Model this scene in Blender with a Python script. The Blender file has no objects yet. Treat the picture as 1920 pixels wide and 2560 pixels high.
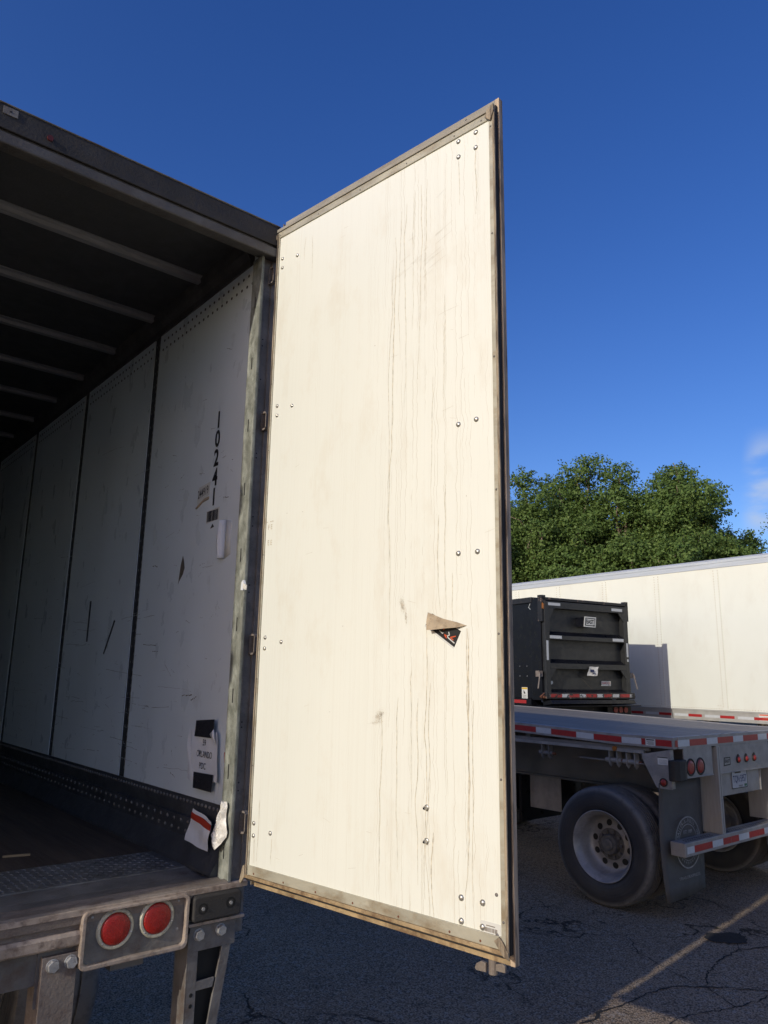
import bpy, bmesh, math, random
import numpy as np
from mathutils import Matrix, Vector
rad = math.radians
sc = bpy.context.scene
C = sc.collection
random.seed(7)

# ------------------------------------------------------------------ camera
cam = bpy.data.cameras.new('camera')
camo = bpy.data.objects.new('camera', cam); C.objects.link(camo)
cam.sensor_fit = 'VERTICAL'; cam.sensor_height = 36.0; cam.sensor_width = 27.0
cam.lens = 26.43; cam.clip_end = 2000; cam.clip_start = .05
R_ = Vector((.99986545, -.00349326, .01602716)); U_ = Vector((-.01640343, -.21293061, .97692962)); F_ = Vector((0, .97706108, .21295926))
camo.matrix_world = Matrix(((R_.x, U_.x, -F_.x, 0), (R_.y, U_.y, -F_.y, 0), (R_.z, U_.z, -F_.z, 1.9696), (0, 0, 0, 1)))
sc.camera = camo

# ------------------------------------------------------------------ sun and sky
AYAW = rad(39.79)
SLOPE, TANE = .135, .405                 # sun seen from the dry van: (-1, -SLOPE, TANE) in its own axes
ca, sa = math.cos(AYAW), math.sin(AYAW)
to_sun = Vector((-ca + SLOPE*sa, -sa - SLOPE*ca, TANE)).normalized()
sun = bpy.data.lights.new('sun', 'SUN'); sun.energy = 2.95; sun.angle = rad(.5); sun.color = (1, .935, .80)
suno = bpy.data.objects.new('sun', sun); C.objects.link(suno)
suno.rotation_euler = to_sun.to_track_quat('Z', 'Y').to_euler(); suno.location = (0, -5, 12)
W = bpy.data.worlds.new('World'); sc.world = W; W.use_nodes = True
nt = W.node_tree; nt.nodes.clear()
def N(t, **k):
    n = nt.nodes.new(t)
    for a, b in k.items(): setattr(n, a, b)
    return n
sky = N('ShaderNodeTexSky'); sky.sky_type = 'NISHITA'; sky.sun_disc = False
sky.sun_elevation = math.asin(to_sun.z); sky.sun_rotation = math.atan2(to_sun.x, to_sun.y)
sky.altitude = 200; sky.air_density = 1.0; sky.dust_density = .6; sky.ozone_density = 3.2
bg = N('ShaderNodeBackground'); bg.inputs[1].default_value = .145
out = N('ShaderNodeOutputWorld')
tc = N('ShaderNodeTexCoord')
# thin cloud bank low in one part of the sky (fixed to the sky's own directions)
mp = N('ShaderNodeMapping'); mp.inputs['Scale'].default_value = (3, 3, 9); mp.inputs['Location'].default_value = (.3, .1, .2)
no = N('ShaderNodeTexNoise'); no.inputs['Scale'].default_value = 2.3; no.inputs['Detail'].default_value = 7; no.inputs['Roughness'].default_value = .5
cr = N('ShaderNodeMapRange'); cr.interpolation_type = 'SMOOTHSTEP'; cr.inputs[1].default_value = .38; cr.inputs[2].default_value = .56
se = N('ShaderNodeSeparateXYZ')
def MR(a, b, c=0, d=1):
    m = N('ShaderNodeMapRange'); m.interpolation_type = 'SMOOTHSTEP'
    for i, v in enumerate((a, b, c, d)): m.inputs[i+1].default_value = v
    return m
def MA(op, a=None, b=None):
    m = N('ShaderNodeMath'); m.operation = op
    if b is not None and not hasattr(b, 'is_linked'): m.inputs[1].default_value = b
    elif b is not None: nt.links.new(b, m.inputs[1])
    if a is not None: nt.links.new(a, m.inputs[0])
    return m
L = nt.links.new
L(tc.outputs['Generated'], mp.inputs[0]); L(mp.outputs[0], no.inputs[0]); L(no.outputs[0], cr.inputs[0])
L(tc.outputs['Generated'], se.inputs[0])
az = MR(.425, .447); L(se.outputs[0], az.inputs[0])
e1 = MR(.165, .195); L(se.outputs[2], e1.inputs[0]); e2 = MR(.30, .25); L(se.outputs[2], e2.inputs[0])
m1 = MA('MULTIPLY', cr.outputs[0], az.outputs[0]); m2 = MA('MULTIPLY', m1.outputs[0], e1.outputs[0]); m3 = MA('MULTIPLY', m2.outputs[0], e2.outputs[0]); m4 = MA('MULTIPLY', m3.outputs[0], .75)
mx = N('ShaderNodeMix'); mx.data_type = 'RGBA'; mx.inputs['B'].default_value = (3.5, 4.1, 5.2, 1)
hs = N('ShaderNodeHueSaturation'); hs.inputs['Saturation'].default_value = 1.27
# warm tint added to the sky's unseen sun side, to offset blue shadows
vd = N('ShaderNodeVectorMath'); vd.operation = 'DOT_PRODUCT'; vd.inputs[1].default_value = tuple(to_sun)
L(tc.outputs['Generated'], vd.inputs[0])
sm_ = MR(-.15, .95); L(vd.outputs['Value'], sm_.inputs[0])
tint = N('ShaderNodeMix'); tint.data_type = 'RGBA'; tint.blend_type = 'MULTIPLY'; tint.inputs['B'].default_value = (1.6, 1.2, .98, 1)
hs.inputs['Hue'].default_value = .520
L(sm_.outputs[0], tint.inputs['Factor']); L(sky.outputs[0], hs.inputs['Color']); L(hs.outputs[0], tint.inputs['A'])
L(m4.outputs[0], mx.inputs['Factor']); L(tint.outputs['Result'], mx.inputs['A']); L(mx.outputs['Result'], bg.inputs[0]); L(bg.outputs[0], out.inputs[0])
sc.view_settings.view_transform = 'Standard'; sc.view_settings.look = 'None'
sc.view_settings.exposure = 0.0; sc.view_settings.gamma = 1.0
sc.cycles.max_bounces = 8; sc.cycles.diffuse_bounces = 4

# ------------------------------------------------------------------ materials
def newmat(name):
    m = bpy.data.materials.new(name); m.use_nodes = True
    t = m.node_tree; b = t.nodes['Principled BSDF']
    return m, t, b
def nn(t, typ, ins=None, **k):
    n = t.nodes.new(typ)
    for a, b in k.items(): setattr(n, a, b)
    for a, b in (ins or {}).items():
        if hasattr(b, 'is_linked'): t.links.new(b, n.inputs[a])
        else: n.inputs[a].default_value = b
    return n
def noise(t, scale, vec, detail=5, rough=.55): return nn(t, 'ShaderNodeTexNoise', {'Scale': scale, 'Detail': detail, 'Roughness': rough, 'Vector': vec}).outputs[0]
def rng(t, v, a, b, c=0., d=1.): return nn(t, 'ShaderNodeMapRange', {0: v, 1: a, 2: b, 3: c, 4: d}).outputs[0]
def mix(t, f, a, b): 
    n = t.nodes.new('ShaderNodeMix'); n.data_type = 'RGBA'
    for k, v in (('Factor', f), ('A', a), ('B', b)):
        if hasattr(v, 'is_linked'): t.links.new(v, n.inputs[k])
        else: n.inputs[k].default_value = v if k == 'Factor' else (*v[:3], 1)
    return n.outputs['Result']
def math_(t, op, a, b=0.):
    return nn(t, 'ShaderNodeMath', {0: a, 1: b}, operation=op).outputs[0]
def mat(name, col, rough=.6, metal=0., var=.25, vs=3., dirt=None, ds=6., dlo=.5, dhi=.7, damt=.8, bump=.15, bs=90., spec=.5, stretch=(1, 1, 1), fine=0.):
    m, t, b = newmat(name)
    tcn = nn(t, 'ShaderNodeTexCoord').outputs['Object']
    mpn = nn(t, 'ShaderNodeMapping', {'Vector': tcn, 'Scale': stretch}).outputs[0]
    c1 = tuple(c*(1-var) for c in col); c2 = tuple(min(1, c*(1+var*.6)) for c in col)
    base = mix(t, rng(t, noise(t, vs, mpn), .3, .7), c1, c2)
    if fine: base = mix(t, rng(t, noise(t, 160, tcn, 3), .35, .65, 0, fine), base, tuple(c*.5 for c in col))
    if dirt: base = mix(t, rng(t, noise(t, ds, mpn, 8, .65), dlo, dhi, 0, damt), base, dirt)
    t.links.new(base, b.inputs['Base Color'])
    rn = rng(t, noise(t, vs*4, mpn), .3, .7, max(0, rough-.12), min(1, rough+.12)); t.links.new(rn, b.inputs['Roughness'])
    b.inputs['Metallic'].default_value = metal; b.inputs['Specular IOR Level'].default_value = spec
    if bump:
        h = noise(t, bs, tcn, 6, .6)
        bn = nn(t, 'ShaderNodeBump', {'Height': h, 'Strength': bump, 'Distance': .01}); t.links.new(bn.outputs[0], b.inputs['Normal'])
    return m
M = {}
M['liner'] = mat('white_liner', (.70, .76, .79), .35, var=.08, vs=2, dirt=(.22, .23, .22), ds=9, dlo=.62, dhi=.78, damt=.45, bump=.04, stretch=(1, 1, .5))
M['black_post'] = mat('black_post', (.03, .032, .035), .5)
M['galv'] = mat('galvanised', (.29, .30, .26), .6, .0, var=.45, vs=16, dirt=(.12, .125, .10), ds=26, dlo=.44, dhi=.64, damt=.85, bump=.35, bs=60, stretch=(1, 1, .6))
M['post_back'] = mat('post_rear_face', (.24, .205, .175), .6, .0, var=.35, vs=9, dirt=(.10, .085, .07), ds=14, bump=.3)
M['galv_dark'] = mat('weathered_steel', (.17, .16, .15), .6, .1, var=.35, vs=9, dirt=(.09, .06, .045), ds=12, dlo=.5, dhi=.7, bump=.3, bs=70)
M['steel_brown'] = mat('worn_steel', (.25, .21, .18), .6, .05, var=.35, vs=7, dirt=(.11, .075, .06), ds=14, dlo=.48, dhi=.68, damt=.75, bump=.4, bs=60, fine=.35)
M['steel_rim'] = mat('worn_rim_steel', (.38, .31, .255), .6, .05, var=.3, vs=9, dirt=(.13, .09, .07), ds=24, dlo=.5, dhi=.66, damt=.8, bump=.35, bs=60)
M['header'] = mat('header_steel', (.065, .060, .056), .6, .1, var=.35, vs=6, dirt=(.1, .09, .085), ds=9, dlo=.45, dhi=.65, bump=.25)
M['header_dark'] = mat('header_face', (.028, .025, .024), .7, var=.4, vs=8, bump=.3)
M['header_lip'] = mat('header_lip', (.085, .08, .076), .6, .1, var=.3, vs=7, dirt=(.07, .06, .055), ds=12, dlo=.45, dhi=.65, bump=.3)
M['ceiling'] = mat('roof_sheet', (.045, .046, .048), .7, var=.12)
M['bow'] = mat('roof_bow_metal', (.25, .25, .26), .5, .2, var=.2, vs=8, stretch=(1, 8, 8))
M['scuff'] = mat('scuff_liner', (.075, .08, .09), .45, .3, var=.3, vs=8)
M['floor'] = mat('trailer_floor', (.09, .06, .04), .8, var=.4, vs=3, stretch=(12, .6, 1), bump=.2)
M['tread'] = mat('tread_plate', (.20, .195, .19), .5, .35, var=.35, vs=9, dirt=(.07, .06, .05), ds=16, bump=.2)
M['bolt'] = mat('bolt_zinc', (.42, .42, .42), .45, .45, var=.3, vs=30, dirt=(.18, .16, .14), ds=60, bump=.25, bs=200)
M['bolt_door'] = mat('carriage_bolt', (.52, .50, .45), .3, .7, var=.2, vs=60, bump=.05)
M['old_red'] = mat('dull_red_lens', (.10, .012, .01), .6)
M['rust'] = mat('rusty_rivet', (.16, .06, .03), .8)
M['edge'] = mat('door_edge_flange', (.52, .40, .28), .7, 0, var=.35, vs=9, dirt=(.14, .10, .07), ds=10, dlo=.48, dhi=.62, damt=.8, bump=.3, stretch=(6, 6, .6))
M['trim_top'] = mat('door_top_seal', (.29, .265, .22), .7, 0, var=.2, vs=5, dirt=(.16, .12, .08), ds=7, dlo=.5, dhi=.7, damt=.6, bump=.2)
M['stain'] = mat('soft_stain', (.54, .48, .38), .8, var=.3, vs=60, bump=0)
M['trim'] = mat('door_trim', (.42, .395, .31), .5, .1, var=.25, vs=8, dirt=(.22, .16, .09), ds=14, dlo=.48, dhi=.66, damt=.75, bump=.15, stretch=(.5, .5, 1))
M['trim_side'] = mat('door_seal_strip', (.36, .29, .20), .7, 0, var=.4, vs=9, dirt=(.07, .05, .035), ds=10, dlo=.45, dhi=.6, damt=.85, bump=.4, stretch=(6, 6, .6))
M['trim_rust'] = mat('door_bottom_seal', (.40, .29, .16), .7, 0, var=.4, vs=12, dirt=(.14, .08, .04), ds=16, dlo=.45, dhi=.62, damt=.85, bump=.4)
M['rubber'] = mat('black_rubber', (.022, .018, .015), .65, var=.3, bump=.2)
M['pad'] = mat('rubber_pad', (.035, .033, .032), .7, var=.25, bump=.3, bs=140)
M['black'] = mat('flat_black', (.008, .008, .008), .6, bump=0)
M['ink'] = mat('black_ink', (.012, .012, .014), .5, bump=0)
M['tape_black'] = mat('black_tape', (.025, .026, .032), .35, var=.3, vs=40, bump=.1, bs=60)
M['paper'] = mat('white_paper', (.70, .72, .75), .7, var=.06, vs=20, bump=.25, bs=28)
M['plastic'] = mat('clear_plastic', (.75, .72, .66), .25, var=.15, vs=30, bump=.5, bs=35)
M['lens'] = mat('red_lens', (.33, .012, .008), .22, var=.25, vs=25, bump=.35, bs=330, spec=.6)
M['lens_b'] = mat('red_lens_dusty', (.30, .03, .022), .4, var=.25, vs=30, bump=.2, bs=300)
M['lamp_ring'] = mat('lamp_ring', (.50, .48, .38), .4, .1, var=.2, vs=40, dirt=(.2, .17, .12), ds=60)
M['red'] = mat('red_reflective', (.36, .022, .022), .38, var=.15, vs=30, dirt=(.14, .02, .02), ds=60, dlo=.6, dhi=.75, bump=.1)
M['wht'] = mat('white_reflective', (.52, .54, .55), .38, var=.08, vs=30, dirt=(.25, .24, .22), ds=60, dlo=.6, dhi=.75, bump=.1)
M['label'] = mat('label_white', (.62, .62, .58), .5, var=.08, bump=0)
M['label_red'] = mat('label_red', (.42, .04, .02), .5, bump=0)
M['orange'] = mat('label_orange', (.65, .10, .03), .5, bump=0)
M['yellow'] = mat('label_yellow', (.62, .38, .03), .5, bump=0)
M['amber'] = mat('amber_lens', (.30, .10, .012), .3, bump=0)
M['alum'] = mat('flatbed_aluminium', (.33, .31, .29), .5, .15, var=.18, vs=7, dirt=(.16, .155, .15), ds=8, dlo=.45, dhi=.7, damt=.6, bump=.2, fine=.2)
M['alum_brushed'] = mat('post_aluminium', (.36, .34, .31), .5, .15, var=.12, vs=10, stretch=(6, 6, .6), bump=.12)
M['alum_rim'] = mat('wheel_rim', (.30, .29, .29), .42, .2, var=.18, vs=8, dirt=(.12, .11, .11), ds=9, dlo=.45, dhi=.7, damt=.6, bump=.08)
M['beam'] = mat('dusty_beam', (.20, .185, .175), .6, .2, var=.3, vs=4, bump=.3)
M['hub'] = mat('dark_hub', (.12, .115, .115), .5, .3, var=.4, vs=20)
M['flap'] = mat('mud_flap_rubber', (.085, .080, .076), .7, var=.25, vs=5, bump=.3, bs=120)
M['flap_ink'] = mat('flap_print', (.26, .25, .24), .7, var=.35, vs=30, bump=0)
M['tyre'] = None
M['dblack'] = mat('black_paint', (.006, .0065, .010), .35, var=.3, vs=3, bump=.04, spec=.22)
M['dgrey'] = mat('dusty_black_paint', (.020, .021, .022), .5, var=.25, vs=5, dirt=(.09, .08, .07), ds=10, dlo=.6, dhi=.8, bump=.15)
M['dchip'] = mat('chipped_black_paint', (.012, .012, .014), .55, var=.3, vs=8, dirt=(.30, .20, .15), ds=11, dlo=.60, dhi=.66, damt=.8, bump=.25)
M['chip_tape'] = mat('scuffed_red_tape', (.36, .022, .022), .45, var=.15, dirt=(.02, .02, .02), ds=13, dlo=.55, dhi=.58, damt=1)
M['chip_white'] = mat('scuffed_white_tape', (.5, .5, .5), .45, var=.15, dirt=(.02, .02, .02), ds=15, dlo=.52, dhi=.55, damt=1)
M['white_side'] = mat('white_trailer_side', (.735, .75, .675), .4, var=.03, vs=1.2, dirt=(.62, .59, .50), ds=2.5, dlo=.5, dhi=.8, damt=.5, bump=.22, bs=1.6, stretch=(1, 1, .5))
M['rivet_w'] = mat('white_rivet', (.46, .38, .27), .5, bump=0)
M['dalu'] = mat('top_rail_aluminium', (.52, .56, .60), .4, .3, var=.12, vs=4, stretch=(1, .3, 8), bump=.05)
M['drail'] = mat('bottom_rail_aluminium', (.40, .39, .36), .5, .2, var=.15, vs=5)
M['wood'] = mat('wood_chip', (.35, .24, .13), .8)
M['bark'] = mat('bark', (.24, .19, .14), .9, var=.4, vs=8, stretch=(1, 1, .3), bump=.6, bs=20)
M['crack'] = mat('crack_filler', (.016, .014, .013), .9, var=.4, vs=10, bump=.3)
M['brownbag'] = mat('peeled_backing', (.42, .33, .22), .75, var=.25, vs=25, dirt=(.2, .14, .08), ds=40, bump=.5, bs=60)
M['blue_ink'] = mat('blue_ink', (.02, .03, .10), .6, bump=0)
M['plate'] = mat('plate_white', (.42, .42, .43), .5, var=.1, vs=20, bump=.1)
M['green'] = mat('green_ink', (.03, .12, .06), .6, bump=0)
M['smudge'] = mat('dirt_smudge', (.10, .085, .065), .8, var=.4, vs=40, bump=0)
M['ghost'] = mat('faded_stencil', (.58, .52, .40), .7, var=.4, vs=60, bump=0)

def tyre_mat():
    m, t, b = newmat('tyre_rubber')
    o = nn(t, 'ShaderNodeTexCoord').outputs['Object']; s = nn(t, 'ShaderNodeSeparateXYZ', {0: o})
    r = math_(t, 'SQRT', math_(t, 'ADD', math_(t, 'POWER', s.outputs[1], 2.), math_(t, 'POWER', s.outputs[2], 2.)))
    edge = rng(t, r, .448, .482)
    dust = math_(t, 'MULTIPLY', edge, rng(t, noise(t, 12, o, 8, .7), .25, .5))
    base = mix(t, rng(t, noise(t, 5, o), .3, .7), (.017, .018, .024), (.034, .034, .038))
    base = mix(t, math_(t, 'MULTIPLY', dust, .8), base, (.145, .142, .142))
    t.links.new(base, b.inputs['Base Color']); b.inputs['Roughness'].default_value = .62
    rings = nn(t, 'ShaderNodeMath', {0: math_(t, 'MULTIPLY', r, 260.)}, operation='SINE').outputs[0]
    h = math_(t, 'ADD', math_(t, 'MULTIPLY', rings, .35), noise(t, 90, o))
    t.links.new(nn(t, 'ShaderNodeBump', {'Height': h, 'Strength': .25, 'Distance': .006}).outputs[0], b.inputs['Normal'])
    return m
M['tyre'] = tyre_mat()

def asphalt():
    m, t, b = newmat('asphalt')
    o = nn(t, 'ShaderNodeTexCoord').outputs['Object']
    st = nn(t, 'ShaderNodeTexVoronoi', {'Vector': o, 'Scale': 95.}, feature='F1')
    st2 = nn(t, 'ShaderNodeTexVoronoi', {'Vector': o, 'Scale': 42.}, feature='F1')
    big = rng(t, noise(t, .6, o, 6), .3, .7)
    base = mix(t, big, (.260, .190, .130), (.380, .280, .190))
    sep = nn(t, 'ShaderNodeSeparateColor', {0: st.outputs['Color']}).outputs[0]
    base = mix(t, rng(t, sep, .6, 1., 0, .75), base, (.50, .40, .30))
    sep2 = nn(t, 'ShaderNodeSeparateColor', {0: st2.outputs['Color']}).outputs[1]
    base = mix(t, rng(t, sep2, .78, 1., 0, .8), base, (.42, .36, .30))
    base = mix(t, rng(t, st.outputs['Distance'], .45, .75, 0, .7), base, (.02, .02, .02))
    base = mix(t, rng(t, noise(t, 1.7, o, 8, .7), .56, .72, 0, .45), base, (.035, .032, .03))
    # hairline cracks
    wv = nn(t, 'ShaderNodeVectorMath', {0: o, 1: nn(t, 'ShaderNodeTexNoise', {'Vector': o, 'Scale': 2.3, 'Detail': 6.}).outputs['Color']}, operation='ADD').outputs[0]
    ck = nn(t, 'ShaderNodeTexVoronoi', {'Vector': wv, 'Scale': .55}, feature='DISTANCE_TO_EDGE').outputs['Distance']
    msk = rng(t, noise(t, .8, o, 3), .42, .55)
    ckm = math_(t, 'MULTIPLY', rng(t, ck, .003, .009, 1, 0), msk)
    base = mix(t, math_(t, 'MULTIPLY', ckm, .8), base, (.018, .016, .015))
    t.links.new(base, b.inputs['Base Color'])
    b.inputs['Roughness'].default_value = .85; b.inputs['Specular IOR Level'].default_value = .12
    h = math_(t, 'SUBTRACT', math_(t, 'ADD', noise(t, 40, o, 6, .7), math_(t, 'MULTIPLY', st.outputs['Distance'], -.9)), math_(t, 'MULTIPLY', ckm, 1.5))
    t.links.new(nn(t, 'ShaderNodeBump', {'Height': h, 'Strength': .9, 'Distance': .012}).outputs[0], b.inputs['Normal'])
    return m
M['asphalt'] = asphalt()

def door_face():
    m, t, b = newmat('door_panel_white')
    o = nn(t, 'ShaderNodeTexCoord').outputs['Object']; s = nn(t, 'ShaderNodeSeparateXYZ', {0: o})
    x, z = s.outputs[0], s.outputs[2]
    base = mix(t, rng(t, noise(t, 1.3, o), .3, .7), (.740, .750, .675), (.775, .782, .705))
    # faint vertical ribs of the lining
    rib = nn(t, 'ShaderNodeMapping', {'Vector': o, 'Scale': (60, 1, .25)}).outputs[0]
    base = mix(t, rng(t, noise(t, 1.6, rib, 4), .5, .75, 0, .09), base, (.50, .44, .33))
    def drips(freq, seed, width, lo, hi, xc, xw, amt, col, base):
        wob = noise(t, 1., nn(t, 'ShaderNodeMapping', {'Vector': o, 'Scale': (2.2, 1, 6.5), 'Location': (seed, 0, seed)}).outputs[0], 4, .6)
        wob2 = noise(t, 1., nn(t, 'ShaderNodeMapping', {'Vector': o, 'Scale': (3., 1, 40), 'Location': (seed, 5, seed)}).outputs[0], 3)
        cx = math_(t, 'ADD', math_(t, 'MULTIPLY', x, freq), math_(t, 'ADD', math_(t, 'MULTIPLY', wob, freq*.045), math_(t, 'MULTIPLY', wob2, freq*.006)))
        v = nn(t, 'ShaderNodeTexVoronoi', {'W': math_(t, 'ADD', cx, seed)}, voronoi_dimensions='1D', feature='F1')
        line = rng(t, v.outputs['Distance'], width*.35, width, 1, 0)
        seg = rng(t, noise(t, 1., nn(t, 'ShaderNodeMapping', {'Vector': o, 'Scale': (26, 1, 1.3), 'Location': (seed*3, 2, 0)}).outputs[0], 5, .6), lo, hi)
        zone = rng(t, math_(t, 'ABSOLUTE', math_(t, 'SUBTRACT', x, xc)), xw, xw*.45)
        f = math_(t, 'MULTIPLY', math_(t, 'MULTIPLY', line, seg), math_(t, 'MULTIPLY', zone, amt))
        return mix(t, f, base, col)
    base = drips(11, 3.1, .042, .47, .55, .93, .34, .75, (.40, .33, .22), base)
    base = drips(27, 9.7, .07, .53, .62, .90, .60, .42, (.48, .41, .30), base)
    base = drips(23, 5.3, .07, .54, .62, .35, .6, .35, (.50, .43, .32), base)
    sm = rng(t, noise(t, 5, nn(t, 'ShaderNodeMapping', {'Vector': o, 'Scale': (1.2, 1, .5)}).outputs[0], 8, .7), .52, .74, 0, .40)
    base = mix(t, sm, base, (.62, .55, .42))
    spk = nn(t, 'ShaderNodeTexVoronoi', {'Vector': o, 'Scale': 9.}, feature='F1').outputs['Distance']
    base = mix(t, rng(t, spk, .012, .022, .7, 0), base, (.25, .18, .12))
    t.links.new(base, b.inputs['Base Color']); b.inputs['Roughness'].default_value = .42
    hb = noise(t, 1.2, rib, 3)
    t.links.new(nn(t, 'ShaderNodeBump', {'Height': hb, 'Strength': .12, 'Distance': .004}).outputs[0], b.inputs['Normal'])
    return m
M['door'] = door_face()

def deck_mat():
    m, t, b = newmat('flatbed_deck')
    o = nn(t, 'ShaderNodeTexCoord').outputs['Object']; s = nn(t, 'ShaderNodeSeparateXYZ', {0: o})
    st = nn(t, 'ShaderNodeMapping', {'Vector': o, 'Scale': (14, .5, 1)}).outputs[0]
    base = mix(t, rng(t, noise(t, 1.5, st, 6), .3, .7), (.15, .132, .108), (.30, .26, .20))
    gr = rng(t, math_(t, 'ABSOLUTE', math_(t, 'SINE', math_(t, 'MULTIPLY', s.outputs[0], 18.))), .0, .2, 1, 0)
    base = mix(t, math_(t, 'MULTIPLY', gr, .7), base, (.06, .055, .05))
    t.links.new(base, b.inputs['Base Color']); b.inputs['Roughness'].default_value = .55; b.inputs['Metallic'].default_value = .15
    t.links.new(nn(t, 'ShaderNodeBump', {'Height': noise(t, 8, st, 5), 'Strength': .4, 'Distance': .01}).outputs[0], b.inputs['Normal'])
    return m
M['deck'] = deck_mat()

def leaf_mat():
    m, t, b = newmat('leaves')
    gi = nn(t, 'ShaderNodeNewGeometry')
    r = gi.outputs['Random Per Island']
    o = nn(t, 'ShaderNodeTexCoord').outputs['Object']
    base = mix(t, r, (.058, .112, .024), (.185, .262, .070))
    base = mix(t, rng(t, noise(t, .35, o, 3), .35, .65), base, (.105, .172, .042))
    t.links.new(base, b.inputs['Base Color']); b.inputs['Roughness'].default_value = .6; b.inputs['Specular IOR Level'].default_value = .3
    b.inputs['Transmission Weight'].default_value = 0
    tr = nn(t, 'ShaderNodeBsdfTranslucent', {'Color': base}); ms = nn(t, 'ShaderNodeMixShader', {0: .25})
    t.links.new(b.outputs[0], ms.inputs[1]); t.links.new(tr.outputs[0], ms.inputs[2])
    t.links.new(ms.outputs[0], t.nodes['Material Output'].inputs[0])
    return m
M['leaf'] = leaf_mat()

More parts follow.
